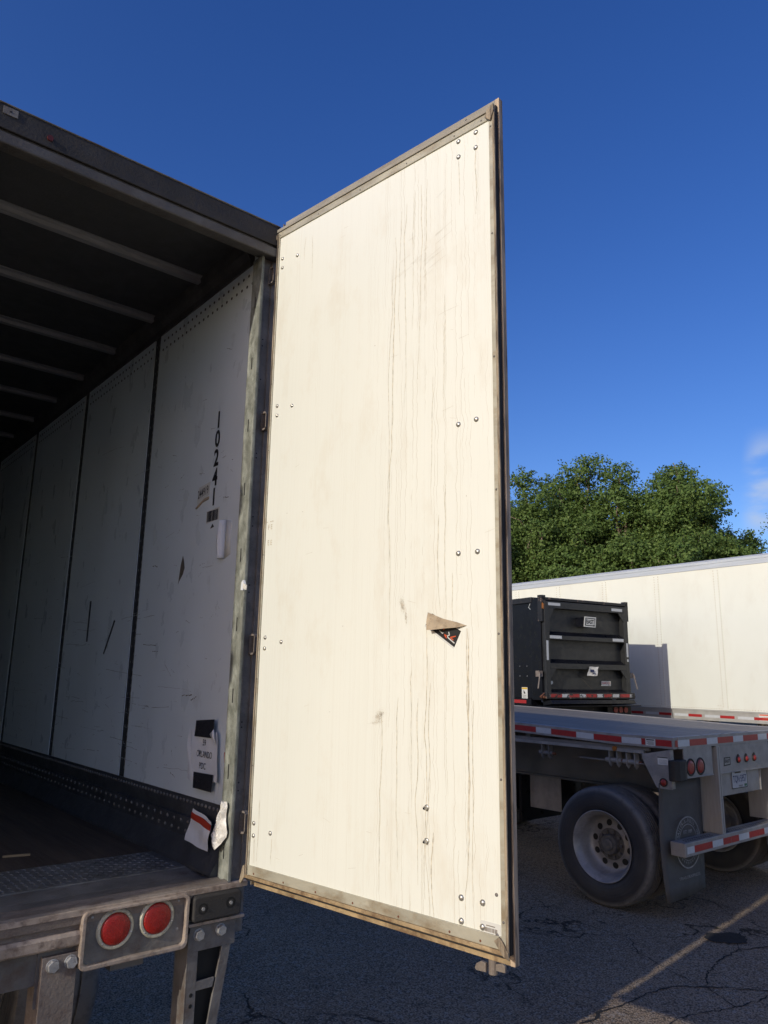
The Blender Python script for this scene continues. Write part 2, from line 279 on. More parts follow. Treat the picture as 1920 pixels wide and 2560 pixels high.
# ------------------------------------------------------------------ mesh builder
class G:
    def __init__(s): s.v = []; s.f = []; s.m = []; s.mats = []; s.T = Matrix(); s.k = 0
    def mat(s, m):
        if m not in s.mats: s.mats.append(m)
        s.k = s.mats.index(m); return s
    def add(s, vs, fs):
        b = len(s.v); s.v += [tuple(s.T @ Vector(p)) for p in vs]
        s.f += [tuple(b+i for i in f) for f in fs]; s.m += [s.k]*len(fs); return s
    def box(s, x0, x1, y0, y1, z0, z1):
        if x0 > x1: x0, x1 = x1, x0
        if y0 > y1: y0, y1 = y1, y0
        if z0 > z1: z0, z1 = z1, z0
        vs = [(x, y, z) for x in (x0, x1) for y in (y0, y1) for z in (z0, z1)]
        return s.add(vs, [(0, 1, 3, 2), (4, 6, 7, 5), (0, 4, 5, 1), (2, 3, 7, 6), (0, 2, 6, 4), (1, 5, 7, 3)])
    def prism(s, pts, a, b, ax='y'):
        """outline pts in the two other axes, extruded from a to b along ax"""
        n = len(pts)
        def P(p, t): return {'x': (t, p[0], p[1]), 'y': (p[0], t, p[1]), 'z': (p[0], p[1], t)}[ax]
        vs = [P(p, a) for p in pts]+[P(p, b) for p in pts]
        fs = [tuple(range(n)), tuple(range(2*n-1, n-1, -1))]+[(i, i+n, (i+1) % n+n, (i+1) % n) for i in range(n)]
        return s.add(vs, fs)
    def frame(s, outer, inner, a, b, ax='y'):
        """ring between two outlines with the same number of points"""
        n = len(outer)
        def P(p, t): return {'x': (t, p[0], p[1]), 'y': (p[0], t, p[1]), 'z': (p[0], p[1], t)}[ax]
        vs = [P(p, a) for p in outer]+[P(p, a) for p in inner]+[P(p, b) for p in outer]+[P(p, b) for p in inner]
        fs = []
        for i in range(n):
            j = (i+1) % n
            fs += [(i, j, n+j, n+i), (2*n+i, 3*n+i, 3*n+j, 2*n+j), (i, 2*n+i, 2*n+j, j), (n+i, n+j, 3*n+j, 3*n+i)]
        return s.add(vs, fs)
    def cyl(s, c, r, h, ax='y', n=20, r2=None):
        """from c along +ax for h"""
        r2 = r if r2 is None else r2; vs = []
        for (rr, t) in ((r, 0), (r2, h)):
            for i in range(n):
                a = 2*math.pi*i/n; u, w = rr*math.cos(a), rr*math.sin(a)
                vs.append({'x': (c[0]+t, c[1]+u, c[2]+w), 'y': (c[0]+u, c[1]+t, c[2]+w), 'z': (c[0]+u, c[1]+w, c[2]+t)}[ax])
        fs = [tuple(range(n)), tuple(range(2*n-1, n-1, -1))]+[(i, i+n, (i+1) % n+n, (i+1) % n) for i in range(n)]
        return s.add(vs, fs)
    def lathe(s, prof, c=(0, 0, 0), ax='x', n=48, closed=False):
        """prof: list of (t along axis, r)"""
        vs = []; k = len(prof)
        for i in range(n):
            a = 2*math.pi*i/n
            for (t, r) in prof:
                u, w = r*math.cos(a), r*math.sin(a)
                vs.append({'x': (c[0]+t, c[1]+u, c[2]+w), 'y': (c[0]+u, c[1]+t, c[2]+w), 'z': (c[0]+u, c[1]+w, c[2]+t)}[ax])
        fs = []
        for i in range(n):
            j = (i+1) % n
            for q in range(k if closed else k-1):
                p = (q+1) % k
                fs.append((i*k+q, j*k+q, j*k+p, i*k+p))
        return s.add(vs, fs)
    def dome(s, c, r, h, n=12, ax=-1):
        """rivet head bulging to -y"""
        return s.lathe([(0, r), (-h*.5, r*.88), (-h*.85, r*.5), (-h, .0001)], c, 'y', n)
    def tube(s, pts, r, n=8):
        pts = [Vector(p) for p in pts]; rs = r if isinstance(r, (list, tuple)) else [r]*len(pts); vs = []
        for i, p in enumerate(pts):
            d = (pts[min(i+1, len(pts)-1)]-pts[max(i-1, 0)]).normalized()
            a = d.orthogonal().normalized(); b = d.cross(a)
            if i and (a-pa).length > 1: a = (pa - d*pa.dot(d)).normalized(); b = d.cross(a)
            pa = a
            for k in range(n):
                t = 2*math.pi*k/n; vs.append(tuple(p+(a*math.cos(t)+b*math.sin(t))*rs[i]))
        fs = [tuple(range(n))[::-1], tuple((len(pts)-1)*n+k for k in range(n))]
        for i in range(len(pts)-1):
            for k in range(n):
                fs.append((i*n+k, i*n+(k+1) % n, (i+1)*n+(k+1) % n, (i+1)*n+k))
        return s.add(vs, fs)
    def text(s, txt, size, loc, sx=1., depth=.0006, align='CENTER', rot=0., shear=0., bold=.012):
        """raised lettering on a face whose normal is -y; x right, z up"""
        cu = bpy.data.curves.new('t', 'FONT'); cu.body = txt; cu.size = size; cu.align_x = align; cu.align_y = 'CENTER'; cu.shear = shear; cu.resolution_u = 3; cu.offset = size*bold
        ob = bpy.data.objects.new('t', cu); C.objects.link(ob)
        dg = bpy.context.evaluated_depsgraph_get(); me = ob.evaluated_get(dg).to_mesh()
        cr_, sr = math.cos(rot), math.sin(rot)
        vs = []
        for v in me.vertices:
            a, b = v.co.x*sx, v.co.y
            vs.append((loc[0]+a*cr_-b*sr, loc[1]-depth, loc[2]+a*sr+b*cr_))
        fs = [tuple(p.vertices) for p in me.polygons]
        s.add(vs, fs)
        ob.evaluated_get(dg).to_mesh_clear(); bpy.data.objects.remove(ob); bpy.data.curves.remove(cu)
        return s
    def build(s, name, parent=None, bevel=0, smooth=False, fix=True, loc=None, rotz=0):
        me = bpy.data.meshes.new(name); me.from_pydata(s.v, [], s.f)
        for m in s.mats: me.materials.append(m)
        me.polygons.foreach_set('material_index', s.m)
        if fix:
            bm = bmesh.new(); bm.from_mesh(me); bmesh.ops.recalc_face_normals(bm, faces=bm.faces); bm.to_mesh(me); bm.free()
        o = bpy.data.objects.new(name, me); C.objects.link(o)
        if parent: o.parent = parent
        if loc: o.location = loc
        if rotz: o.rotation_euler.z = rotz
        if smooth: me.polygons.foreach_set('use_smooth', [True]*len(me.polygons))
        if bevel:
            b = o.modifiers.new('bevel', 'BEVEL'); b.width = bevel; b.segments = 2; b.limit_method = 'ANGLE'; b.angle_limit = rad(40)
        return o
def g(m): return G().mat(M[m])
def pieces(q, name, parent, **k):
    """one object for every separate piece collected in q"""
    p = list(range(len(q.v)))
    def fd(a):
        while p[a] != a: p[a] = p[p[a]]; a = p[a]
        return a
    for f in q.f:
        for v in f[1:]: p[fd(v)] = fd(f[0])
    gr_ = {}
    for f, m in zip(q.f, q.m): gr_.setdefault(fd(f[0]), []).append((f, m))
    for fs in gr_.values():
        n_ = G(); n_.mats = q.mats; mp_ = {}
        for f, m in fs:
            n_.f.append(tuple(mp_.setdefault(v, len(mp_)) for v in f)); n_.m.append(m)
        inv = sorted(mp_, key=mp_.get); n_.v = [q.v[i] for i in inv]; n_.build(name, parent, **k)
def tag(o, label=None, cat=None, group=None, kind=None):
    if label: o['label'] = label
    if cat: o['category'] = cat
    if group: o['group'] = group
    if kind: o['kind'] = kind
    return o
def empty(name, loc, rz, label, cat, group=None):
    o = bpy.data.objects.new(name, None); C.objects.link(o); o.location = loc; o.rotation_euler.z = rz; o.empty_display_size = .3
    return tag(o, label, cat, group)
def smooth_auto(o, deg=35):
    me = o.data
    me.polygons.foreach_set('use_smooth', [True]*len(me.polygons))
    try: me.set_sharp_from_angle(angle=rad(deg))
    except Exception: pass
    return o
def rrect(x0, x1, z0, z1, r, n=4):
    p = []
    for cx, cz, a0 in ((x1-r, z1-r, 0), (x0+r, z1-r, 90), (x0+r, z0+r, 180), (x1-r, z0+r, 270)):
        for i in range(n+1):
            a = rad(a0+90*i/n); p.append((cx+r*math.cos(a), cz+r*math.sin(a)))
    return p

# ------------------------------------------------------------------ ground
gr = G().mat(M['asphalt']); gr.add([(-300, -300, 0), (300, -300, 0), (300, 400, 0), (-300, 400, 0)], [(0, 1, 2, 3)])
tag(gr.build('ground', fix=False), kind='structure')
cr_lines = [[(1.20, 4.93), (1.29, 4.98), (1.37, 5.1), (1.56, 5.21), (1.74, 5.37), (1.94, 5.49), (2.17, 5.5), (2.34, 5.49), (2.55, 5.44), (3.1, 5.5)],
 [(2.17, 5.5), (2.27, 5.71), (2.49, 6.01), (2.72, 6.21), (2.88, 6.26), (2.98, 6.29), (3.4, 6.3)], [(2.72, 6.21), (2.8, 6.46), (3.03, 6.73), (3.13, 6.58), (3.4, 6.5)],
 [(1.43, 7.58), (1.51, 7.06), (1.7, 6.75), (1.97, 6.43), (1.93, 6.12), (1.99, 5.95), (2.04, 5.76), (2.14, 5.55)], [(2.18, 6.17), (2.36, 6.0)],
 [(1.7, 4.9), (1.81, 5.02), (1.99, 5.1), (2.23, 5.18), (2.41, 5.29), (2.52, 5.37), (2.9, 5.5)], [(2.17, 5.5), (2.2, 5.31), (2.23, 5.18)], [(2.96, 8.16), (3.31, 8.21), (3.95, 8.22)]]
wid = [.020, .013, .010, .008, .006, .011, .008, .009]
ck = G().mat(M['crack'])
for ln, w in zip(cr_lines, wid):
    pts = []
    for (a, b), (c_, d) in zip(ln[:-1], ln[1:]):
        n = max(3, int(math.hypot(c_-a, d-b)/.035))
        for i in range(n):
            f = i/n; pts.append((a+(c_-a)*f+random.gauss(0, .007), b+(d-b)*f+random.gauss(0, .007)))
    pts.append(ln[-1]); vs = []
    for i, p in enumerate(pts):
        q0, q1 = pts[max(0, i-1)], pts[min(len(pts)-1, i+1)]; dx, dy = q1[0]-q0[0], q1[1]-q0[1]; l = math.hypot(dx, dy) or 1
        ww = w*.5*random.uniform(.25, 1.3)
        vs += [(p[0]-dy/l*ww, p[1]+dx/l*ww, .004), (p[0]+dy/l*ww, p[1]-dx/l*ww, .004)]
    ck.add(vs, [(2*i, 2*i+1, 2*i+3, 2*i+2) for i in range(len(pts)-1)])
tag(ck.build('pavement_cracks', fix=False), kind='structure')
pt = g('crack'); pp = []
for i in range(28):
    a = 2*math.pi*i/28; rr = 1+random.uniform(-.18, .18); pp.append((2.74+.17*rr*math.cos(a)*1.0, 6.46+.13*rr*math.sin(a)))
pt.add([(x, y, .0075) for x, y in pp], [tuple(range(28))])
tag(pt.build('pavement_patch', fix=False), kind='structure')

random.seed(77); q = g('asphalt')
for _ in range(900):
    x, y = random.uniform(-1.5, 6), random.uniform(3.6, 11); r_ = random.uniform(.002, .007)
    q.add([(x-r_, y, .0), (x, y-r_, .0), (x+r_, y, .0), (x, y+r_, .0), (x+r_*.2, y, r_*.9)], [(0, 1, 4), (1, 2, 4), (2, 3, 4), (3, 0, 4)])
tag(q.build('loose_grit', fix=False), 'loose grit scattered over the asphalt', 'grit', kind='stuff')

# ------------------------------------------------------------------ dry van (open, door swung out)
A_LOC = (-.5255, 3.1015, 0)
van = empty('semi_trailer', A_LOC, AYAW, 'empty dry van trailer seen from behind with its rear door swung open', 'trailer')
XL, XR = -2.47, -.02          # liner planes
LEN = 15.9
ZF, ZC = 1.20, 3.95
pieces(g('white_side').box(XR+.012, XR+.05, .10, LEN, 1.16, 3.93).box(XL-.05, XL-.012, .10, LEN, 1.16, 3.93), 'side_wall', van)
g('white_side').box(XL-.05, XR+.05, LEN, LEN+.05, 1.16, 4.0).build('front_wall', van)
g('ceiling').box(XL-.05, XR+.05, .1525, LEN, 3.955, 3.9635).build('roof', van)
g('floor').box(XL, XR, .64, LEN, ZF-.05, ZF).build('floor', van)
seams = [1.205+1.17*i for i in range(13)]
edges = [.0]+seams
# liner panels of the right wall, each with its double row of rivet holes at the top
def liner(y0, y1, x, side, rivets=True):
    q = g('liner'); q.box(x, x+.01*side, y0, y1, 1.452, 3.84)
    if rivets:
        q.mat(M['black_post']); n = int((y1-y0)/.05)
        for k in range(n):
            for dz in (0, .052):
                yy = y0+.03+k*(y1-y0-.04)/n+(.0 if dz else .012)
                q.cyl((x-.0015*side, yy, 3.745+dz), .0075, .002*side, 'x', 8)
    return q.build('liner_panel', van)
for i in range(13):
    y0 = .095 if i == 0 else seams[i-1]+.036
    y1 = seams[i]-.036
    liner(y0, y1, XR, 1, i < 5); 
    if i < 6: liner(y0, y1, XL, -1, False)
for i, s_ in enumerate(seams[:8]):
    for x, sd in ((XR, 1), (XL, -1)):
        q = g('black_post'); q.box(x+.004*sd, x+.012*sd, s_-.036, s_+.036, 1.45, 3.84)
        if sd == 1 and i < 4:
            q.mat(M['bolt'])
            for k in range(58):
                zz = 1.49+k*.0403
                q.box(x+.003, x+.0045, s_-.022, s_-.019, zz, zz+.014)
                if k % 2: q.box(x+.003, x+.0045, s_+.012, s_+.014, zz, zz+.012)
            q.mat(M['galv']).box(x-.001, x+.011, s_+.0362, s_+.0385, 1.452, 3.84).box(x-.001, x+.011, s_-.0385, s_-.0362, 1.452, 3.84)
        q.build('wall_post', van)
# scuff liner: three ribbed bands, rivets
q = g('scuff')
q.box(XR-.004, XR+.012, .096, LEN, 1.40, 1.452).box(XR+.004, XR+.012, .096, LEN, 1.372, 1.40).box(XR-.012, XR+.012, .096, LEN, 1.335, 1.372).box(XR-.004, XR+.012, .096, LEN, 1.29, 1.335)
q.prism([(XR-.004, 1.29), (XR+.012, 1.29), (XR+.012, 1.20), (XR-.055, 1.20), (XR-.055, 1.212)], .10, LEN, 'y')
q.mat(M['galv_dark'])
for k in range(150):
    yy = .13+k*.034
    if k < 120: q.T = Matrix.Translation((XR-.004, yy, 1.432)) @ Matrix.Rotation(rad(-90), 4, 'Z'); q.dome((0, 0, 0), .008, .006, 7)
    if k % 2 == 0: q.T = Matrix.Translation((XR-.012, yy, 1.353)) @ Matrix.Rotation(rad(-90), 4, 'Z'); q.dome((0, 0, 0), .0085, .006, 7)
    if k % 2: q.T = Matrix.Translation((XR-.004, yy, 1.312)) @ Matrix.Rotation(rad(-90), 4, 'Z'); q.dome((0, 0, 0), .008, .006, 7)
q.T = Matrix(); q.build('scuff_liner', van, smooth=False)
g('scuff').box(XL-.012, XL+.006, .096, LEN, 1.2, 1.452).build('scuff_liner', van)
# cove (top rail) between liner and roof
for sd, x in ((1, XR), (-1, XL)):
    q = g('header'); q.prism([(x+.012*sd, 3.84), (x-.008*sd, 3.84), (x-.012*sd, 3.872), (x-.035*sd, 3.90), (x-.05*sd, 3.955), (x+.05*sd, 3.955), (x+.05*sd, 3.93), (x+.012*sd, 3.93)], .152, LEN, 'y'); q.build('top_rail', van)
for k in range(24):
    y = .62+.585*k
    q = g('bow'); q.prism([(y-.045, 3.954), (y-.045, 3.949), (y-.022, 3.947), (y-.016, 3.928), (y+.016, 3.928), (y+.022, 3.947), (y+.045, 3.949), (y+.045, 3.954)], XL+.03, XR-.03, 'x')
    q.build('roof_bow', van)
# header with drip groove
q = g('header')
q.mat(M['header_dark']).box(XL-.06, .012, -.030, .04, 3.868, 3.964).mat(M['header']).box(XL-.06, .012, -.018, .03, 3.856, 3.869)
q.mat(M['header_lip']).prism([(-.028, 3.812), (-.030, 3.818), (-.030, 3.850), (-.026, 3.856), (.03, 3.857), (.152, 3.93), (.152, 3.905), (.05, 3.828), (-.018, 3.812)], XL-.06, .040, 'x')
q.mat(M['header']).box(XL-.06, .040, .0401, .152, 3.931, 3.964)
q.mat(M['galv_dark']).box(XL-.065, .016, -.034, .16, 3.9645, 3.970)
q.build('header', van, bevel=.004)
q = g('galv_dark'); q.box(-1.155, -1.105, -.034, -.029, 3.925, 3.955); q.mat(M['ink']).cyl((-1.13, -.0355, 3.94), .004, .002, 'y', 8); q.build('marker_plate', van)
q = g('old_red'); q.cyl((-.99, -.037, 3.905), .011, .008, 'y', 14); q.build('marker_lamp', van)
# rear corner posts: bright inner lip, slots, recessed rear face
def corner(sd, x0):
    q = g('galv')
    # inner face plate
    q.box(x0, x0+.012*sd, .012, .0955, ZF-.02, 3.828)
    q.box(x0-.003*sd, x0+.006*sd, .010, .015, ZF-.02, 3.826)
    q.mat(M['post_back'])
    q.box(x0+.0121*sd, x0+.078*sd, .034, .0955, ZF-.02, 3.828)
    q.box(x0+.062*sd, x0+.084*sd, .028, .09, ZF-.02, 3.828)
    q.mat(M['black'])
    for z in (3.606, 3.3125, 3.0235, 2.739, 2.4545, 2.167, 1.882, 1.591, 1.299): q.box(x0-.0012*sd, x0+.004*sd, .0535, .0605, z-.028, z+.028)
    q2 = q
    for z in (3.43, 3.40, 3.24, 2.90, 2.88, 2.62, 2.58, 2.33, 2.30, 1.78, 1.76, 1.55, 1.52): q2.cyl((x0+.035*sd, .0328, z), .0035, .002, 'y', 8)
    return q.build('corner_post', van, bevel=.0015)
corner(1, -.045); corner(-1, -2.445)
q = g('header'); q.prism([(-2.44, 3.811), (-1.26, 3.811), (-1.26, 3.50), (-1.36, 3.47), (-2.44, 3.30)], -.068, .12, 'y'); q.build('header_shade_block', van, bevel=.003)  # added out of view, only to block sun from the wall liner
# floor threshold
q = g('tread'); q.box(XL, XR-.03, .31, .64, ZF-.006, ZF+.002)
for i in range(78):
    for j in range(13):
        x = -2.35+i*.029; y = .326+j*.0245
        if i < 20: continue
        a = rad(45 if (i+j) % 2 else -45); dx, dy = .0105*math.cos(a), .0105*math.sin(a); nx, ny = -.0028*math.sin(a), .0028*math.cos(a)
        q.add([(x-dx, y-dy, ZF+.0021), (x+nx, y+ny, ZF+.0021), (x+dx, y+dy, ZF+.0021), (x-nx, y-ny, ZF+.0021), (x, y, ZF+.0055)], [(0, 1, 4), (1, 2, 4), (2, 3, 4), (3, 0, 4)])
q.build('tread_plate', van)
q = g('galv_dark'); q.prism([(.31, ZF-.002), (.31, ZF-.03), (.118, ZF-.03), (.118, ZF-.004), (.20, ZF-.010)], XL, -.02, 'x')
q.mat(M['steel_brown']).prism([(.117, ZF-.004), (.117, ZF-.03), (.0, ZF-.05), (-.004, ZF-.012), (.01, ZF+.002), (.04, ZF+.004), (.06, ZF-.006), (.09, ZF+.001)], XL-.06, -.045, 'x')
q.build('sill', van, bevel=.003)
# rear bolster below the sill
def zig(pts): return pts
q = g('steel_brown')
q.box(XL-.06, -.58, .012, .03, 1.10, 1.188)
q.box(-.58, .03, .035, .05, 1.02, 1.188)
q.mat(M['steel_rim'])
q.box(XL-.06, .03, -.006, .03, 1.178, 1.196)
q.prism([(-.004, 1.128), (.0, 1.133), (.02, 1.134), (.02, 1.086), (.0, 1.088), (-.006, 1.094), (-.008, 1.122)], XL-.06, -.592, 'x')
q.mat(M['galv_dark']).box(XL-.06, -.585, .028, .06, .985, 1.088)
q.mat(M['black'])
for x in (-.76, -.67, -.63): q.cyl((x, .0108, 1.155 if x != -.63 else 1.165), .004, .002, 'y', 8)
q.build('rear_bolster', van, bevel=.003)
pieces(g('beam').box(XL+.3, XL+.42, .1, 15, .95, 1.1).box(XR-.42, XR-.3, .1, 15, .95, 1.1), 'chassis_rail', van)
g('beam').box(XL, XR, .07, LEN, 1.10, 1.148).build('underfloor', van)
# lamp box with raised rounded rim
lbx = g('steel_rim'); lbx.frame(rrect(-.592, -.212, 1.010, 1.19, .022), rrect(-.579, -.224, 1.024, 1.180, .016), -.020, .03)
lb = lbx.build('lamp_box', van, bevel=.003)
g('galv_dark').box(-.585, -.218, .0, .012, 1.016, 1.186).build('backing_plate', lb)
for i, (cx, cz) in enumerate(((-.475, 1.1175), (-.328, 1.1255))):
    q = g('lamp_ring'); q.lathe([(0, .064), (-.005, .064), (-.010, .060), (-.010, .0535), (-.006, .0505), (0, .0505)], (cx, 0, cz), 'y', 48)
    for a in (90, 210, 330): q.mat(M['bolt']).dome((cx+.0575*math.cos(rad(a+12)), -.010, cz+.0575*math.sin(rad(a+12))), .004, .003, 8)
    smooth_auto(q.build('lamp_ring', lb))
    q = g('lens'); q.lathe([(-.0005, .0503), (-.009, .050), (-.0125, .044), (-.0145, .025), (-.015, .0001)], (cx, 0, cz), 'y', 48)
    q.build('tail_lamp', lb, smooth=True)
q = g('bolt')
for x, z in ((-.247, 1.168), (-.247, 1.075), (-.555, 1.165)): q.dome((x, 0, z), .0055, .004, 10)
pieces(q, 'screw', lb)
# rubber dock pad
q = g('galv_dark'); q.box(-.207, .03, .018, .034, 1.015, 1.178).mat(M['steel_rim']).box(-.207, .02, -.012, .03, 1.072, 1.083)
q.build('pad_bracket', van, bevel=.002)
q = g('pad'); q.prism(rrect(-.200, -.006, 1.090, 1.176, .012), -.030, .017, 'y')
pad = q.build('dock_pad', van, bevel=.006)
q = g('black')
for x, z in ((-.164, 1.133), (-.052, 1.137)): q.lathe([(-.0305, .019), (-.0305, .0125), (-.012, .0125)], (x, 0, z), 'y', 20)
pieces(q, 'pad_hole', pad)
q = g('bolt')
for x, z in ((-.164, 1.133), (-.052, 1.137)): q.cyl((x, -.0345, z), .0065, .005, 'y', 6)
pieces(q, 'pad_bolt', pad)
# guard legs
q = g('galv_dark'); q.box(-.712, -.588, .022, .0275, .92, 1.084); q.build('leg_plate', van)
q = g('steel_brown'); q.box(-.703, -.592, .0, .020, .45, 1.07).box(-.703, -.697, .02, .12, .45, .985); q.build('guard_leg', van, bevel=.002)
q = g('galv_dark')
out_ = [(-.195, 1.07), (-.015, 1.07), (-.038, .90), (-.072, .74), (-.094, .55), (-.11, .45), (-.195, .45)]
q.box(-.195, -.010, .0, .010, .985, 1.068)
def quad(a, b, c_, d): q.prism([a, b, c_, d], .0, .010, 'y')
quad((-.195, .985), (-.158, .985), (-.158, .45), (-.192, .45))           # left strip
quad((-.062, .985), (-.026, .985), (-.088, .60), (-.128, .60))           # right strip, slanted
quad((-.128, .60), (-.088, .60), (-.11, .45), (-.15, .45))
quad((-.158, .885), (-.0855, .885), (-.0925, .855), (-.158, .855))
quad((-.158, .66), (-.121, .66), (-.128, .60), (-.158, .60))
q.box(-.2, -.195, .0, .10, .45, 1.05).mat(M['black']).prism([(-.194, 1.0), (-.03, 1.0), (-.115, .46), (-.194, .46)], .03, .10, 'y')
q.mat(M['black'])
for z in (.845, .81): q.cyl((-.176, -.0012, z), .007, .002, 'y', 12)
q.build('guard_leg', van, bevel=.0015)
q = g('steel_brown'); q.box(XL, XR, -.01, .09, .43, .53); q.build('underride_guard', van, bevel=.004)
for x, z in ((-.670, 1.042), (-.613, 1.044), (-.160, 1.040), (-.072, 1.042)):
    q = g('bolt'); q.T = Matrix.Translation((x, 0, z)) @ Matrix.Rotation(random.random(), 4, 'Y')
    q.cyl((0, -.002, 0), .021, .004, 'y', 20).cyl((0, -.016, 0), .0185, .0145, 'y', 6); q.build('bolt', van, bevel=.0015)
# bogie of the dry van (seen only past its corner)
def wheel(parent, loc, R=.505, w=.27, outward=-1, deep=.172, detail=True, name='wheel'):
    """wheel with its axis along x; dished face towards -x (outward=-1)"""
    e = bpy.data.objects.new(name, None); C.objects.link(e); e.parent = parent; e.location = loc; e.scale = (1 if outward == -1 else -1, 1, 1) if False else (1, 1, 1)
    if outward == 1: e.rotation_euler.z = math.pi
    h = w/2
    ty = g('tyre')
    prof = [(-h+.035, .293), (-h+.012, .305), (-h+.002, .35), (-h-.004, .40), (-h+.004, .45), (-h+.014, .475), (-h+.018, .488), (-h+.04, .502), (-h+.06, R)]
    x = -h+.06
    for k in range(4):
        gx = -h+.06+(k+1)*(w-.12)/5
        prof += [(gx-.007, R), (gx-.005, R-.012), (gx+.005, R-.012), (gx+.007, R)]
    prof += [(h-.06, R), (h-.018, .488), (h-.014, .475), (h-.004, .45), (h+.004, .40), (h-.002, .35), (h-.012, .305), (h-.035, .293)]
    ty.lathe(prof, (0, 0, 0), 'x', 64)
    smooth_auto(ty.build('tyre', e), 50)
    rm = g('alum_rim')
    rm.lathe([(-h+.034, .292), (-h+.008, .302), (-h+.004, .305), (-h+.002, .300), (-h+.012, .288), (-h+.035, .278), (-h+.05, .262), (-h+.085, .254), (-h+deep-.03, .246), (-h+deep-.004, .232), (-h+deep+.010, .215), (-h+deep+.012, .20), (-h+deep+.004, .150), (-h+deep-.008, .138), (-h+deep-.008, .05), (-h+deep-.008, .001)], (0, 0, 0), 'x', 56)
    rm.lathe([(h-.034, .292), (h-.008, .302), (h-.012, .288), (-h+deep+.02, .25)], (0, 0, 0), 'x', 40)
    smooth_auto(rm.build('rim', e), 40)
    if detail:
        q = g('black')
        for k in range(10):
            a = 2*math.pi*(k+.3)/10
            q.T = Matrix.Translation((-h+deep+.0078, .182*math.cos(a), .182*math.sin(a))) @ Matrix.Rotation(rad(-9), 4, Vector((0, -math.sin(a), math.cos(a))))
            q.cyl((-.002, 0, 0), .028, .004, 'x', 20)
        q.T = Matrix(); q.build('hand_hole', e)
        q = g('hub')
        for k in range(10):
            a = 2*math.pi*k/10; q.cyl((-h+deep-.034, .112*math.cos(a), .112*math.sin(a)), .016, .027, 'x', 6)
        q.lathe([(-h+deep-.006, .092), (-h+deep-.05, .088), (-h+deep-.06, .080), (-h+deep-.062, .056), (-h+deep-.075, .052), (-h+deep-.08, .040), (-h+deep-.082, .001)], (0, 0, 0), 'x', 32)
        q.lathe([(-h+deep-.0095, .136), (-h+deep-.0095, .09)], (0, 0, 0), 'x', 32)
        smooth_auto(q.build('hub', e), 40)
    return e
for x in (-2.35, -.15):
    for y in (1.9, 3.15): wheel(van, (x, y, .505), w=.42, outward=-1 if x < -1 else 1, detail=False)

# ---- the right door, opened past square; door axes: x along the door, y thickness, z up
DW, DZ0, DZ1 = 1.24, 1.203, 3.946
door = bpy.data.objects.new('rear_door', None); C.objects.link(door); door.parent = van; door.location = (.0, .0, 0); door.rotation_euler.z = rad(-90+7.91)
tag(door, 'white lined rear door swung open into the sun')
q = g('door'); q.box(.042, 1.19, .004, .012, 1.255, 3.905); q.build('door_panel', door)
g('white_side').box(.052, 1.200, .013, .0275, DZ0+.012, DZ1-.012).build('outer_skin', door)
g('white_side').box(.052, 1.193, .0505, .056, 1.186, 3.994).build('outer_skin', door)
fr = g('trim')
fr.box(.034, .046, -.001, .012, DZ0+.02, DZ1-.02).box(1.181, 1.197, -.001, .012, DZ0+.03, DZ1-.02)
fr.box(.036, 1.181, -.001, .012, 3.902, DZ1-.014).box(.036, 1.181, -.001, .012, DZ0+.024, 1.261)
fr.mat(M['trim_side'])
fr.box(.034, .039, -.006, -.0012, DZ0+.02, DZ1-.02)
fr.box(1.1972, 1.2065, -.004, .0035, DZ0+.012, DZ1-.006)
fr.mat(M['edge']).box(1.190, 1.2075, .027, .050, 1.183, 3.997).mat(M['trim_side'])
fr.mat(M['trim_top']).box(.030, 1.197, -.006, .010, DZ1-.0138, DZ1+.001)
fr.box(.047, 1.1895, .028, .050, DZ1-.01, 3.997)
fr.mat(M['trim_rust']).box(.020, 1.197, -.006, .010, DZ0+.012, DZ0+.0238).box(.047, 1.1895, .028, .050, 1.183, 1.222)
fr.mat(M['trim_side']).box(.0472, .0505, .0125, .05, 1.19, 3.98)
fr.build('door_frame', door, bevel=.002)
g('rubber').box(1.180, 1.2022, .0124, .0268, DZ0+.012, 3.96).build('door_seal', door)
g('rubber').box(.02, 1.18, .0125, .0275, DZ0+.0, DZ0+.012).build('door_seal', door)
q = g('trim_side')      # torn seal at the bottom corner, folded rubber at the top one
q.prism([(1.160, 1.248), (1.177, 1.262), (1.19, 1.250), (1.206, 1.226), (1.209, 1.207), (1.19, 1.214)], -.008, -.0015, 'y')
q.prism([(1.17, 3.91), (1.192, 3.89), (1.207, 3.925), (1.206, 3.952), (1.18, 3.94)], -.010, -.0015, 'y')
pieces(q, 'torn_seal', door, bevel=.002)
q = g('trim_side'); q.prism([(.012, 3.91), (.03, 3.92), (.034, 3.90), (.018, 3.885), (.012, 3.93)], -.008, -.0015, 'y'); q.prism([(.004, 1.20), (.02, 1.255), (.03, 1.262), (.034, 1.22), (.01, 1.19)], -.009, -.0015, 'y'); pieces(q, 'corner_cap', door, bevel=.002)
bolts = [(.066, 3.793), (.068, 3.748), (.168, 3.770), (.079, 3.091), (.081, 3.048), (.176, 3.070), (.074, 2.112), (.074, 2.069), (.174, 2.093), (.061, 1.411), (.062, 1.367), (.160, 1.389)]
for x, z in bolts:
    q = g('bolt_door'); q.dome((x, .0042, z), .0088, .006, 16); q.build('door_bolt', door, smooth=True)
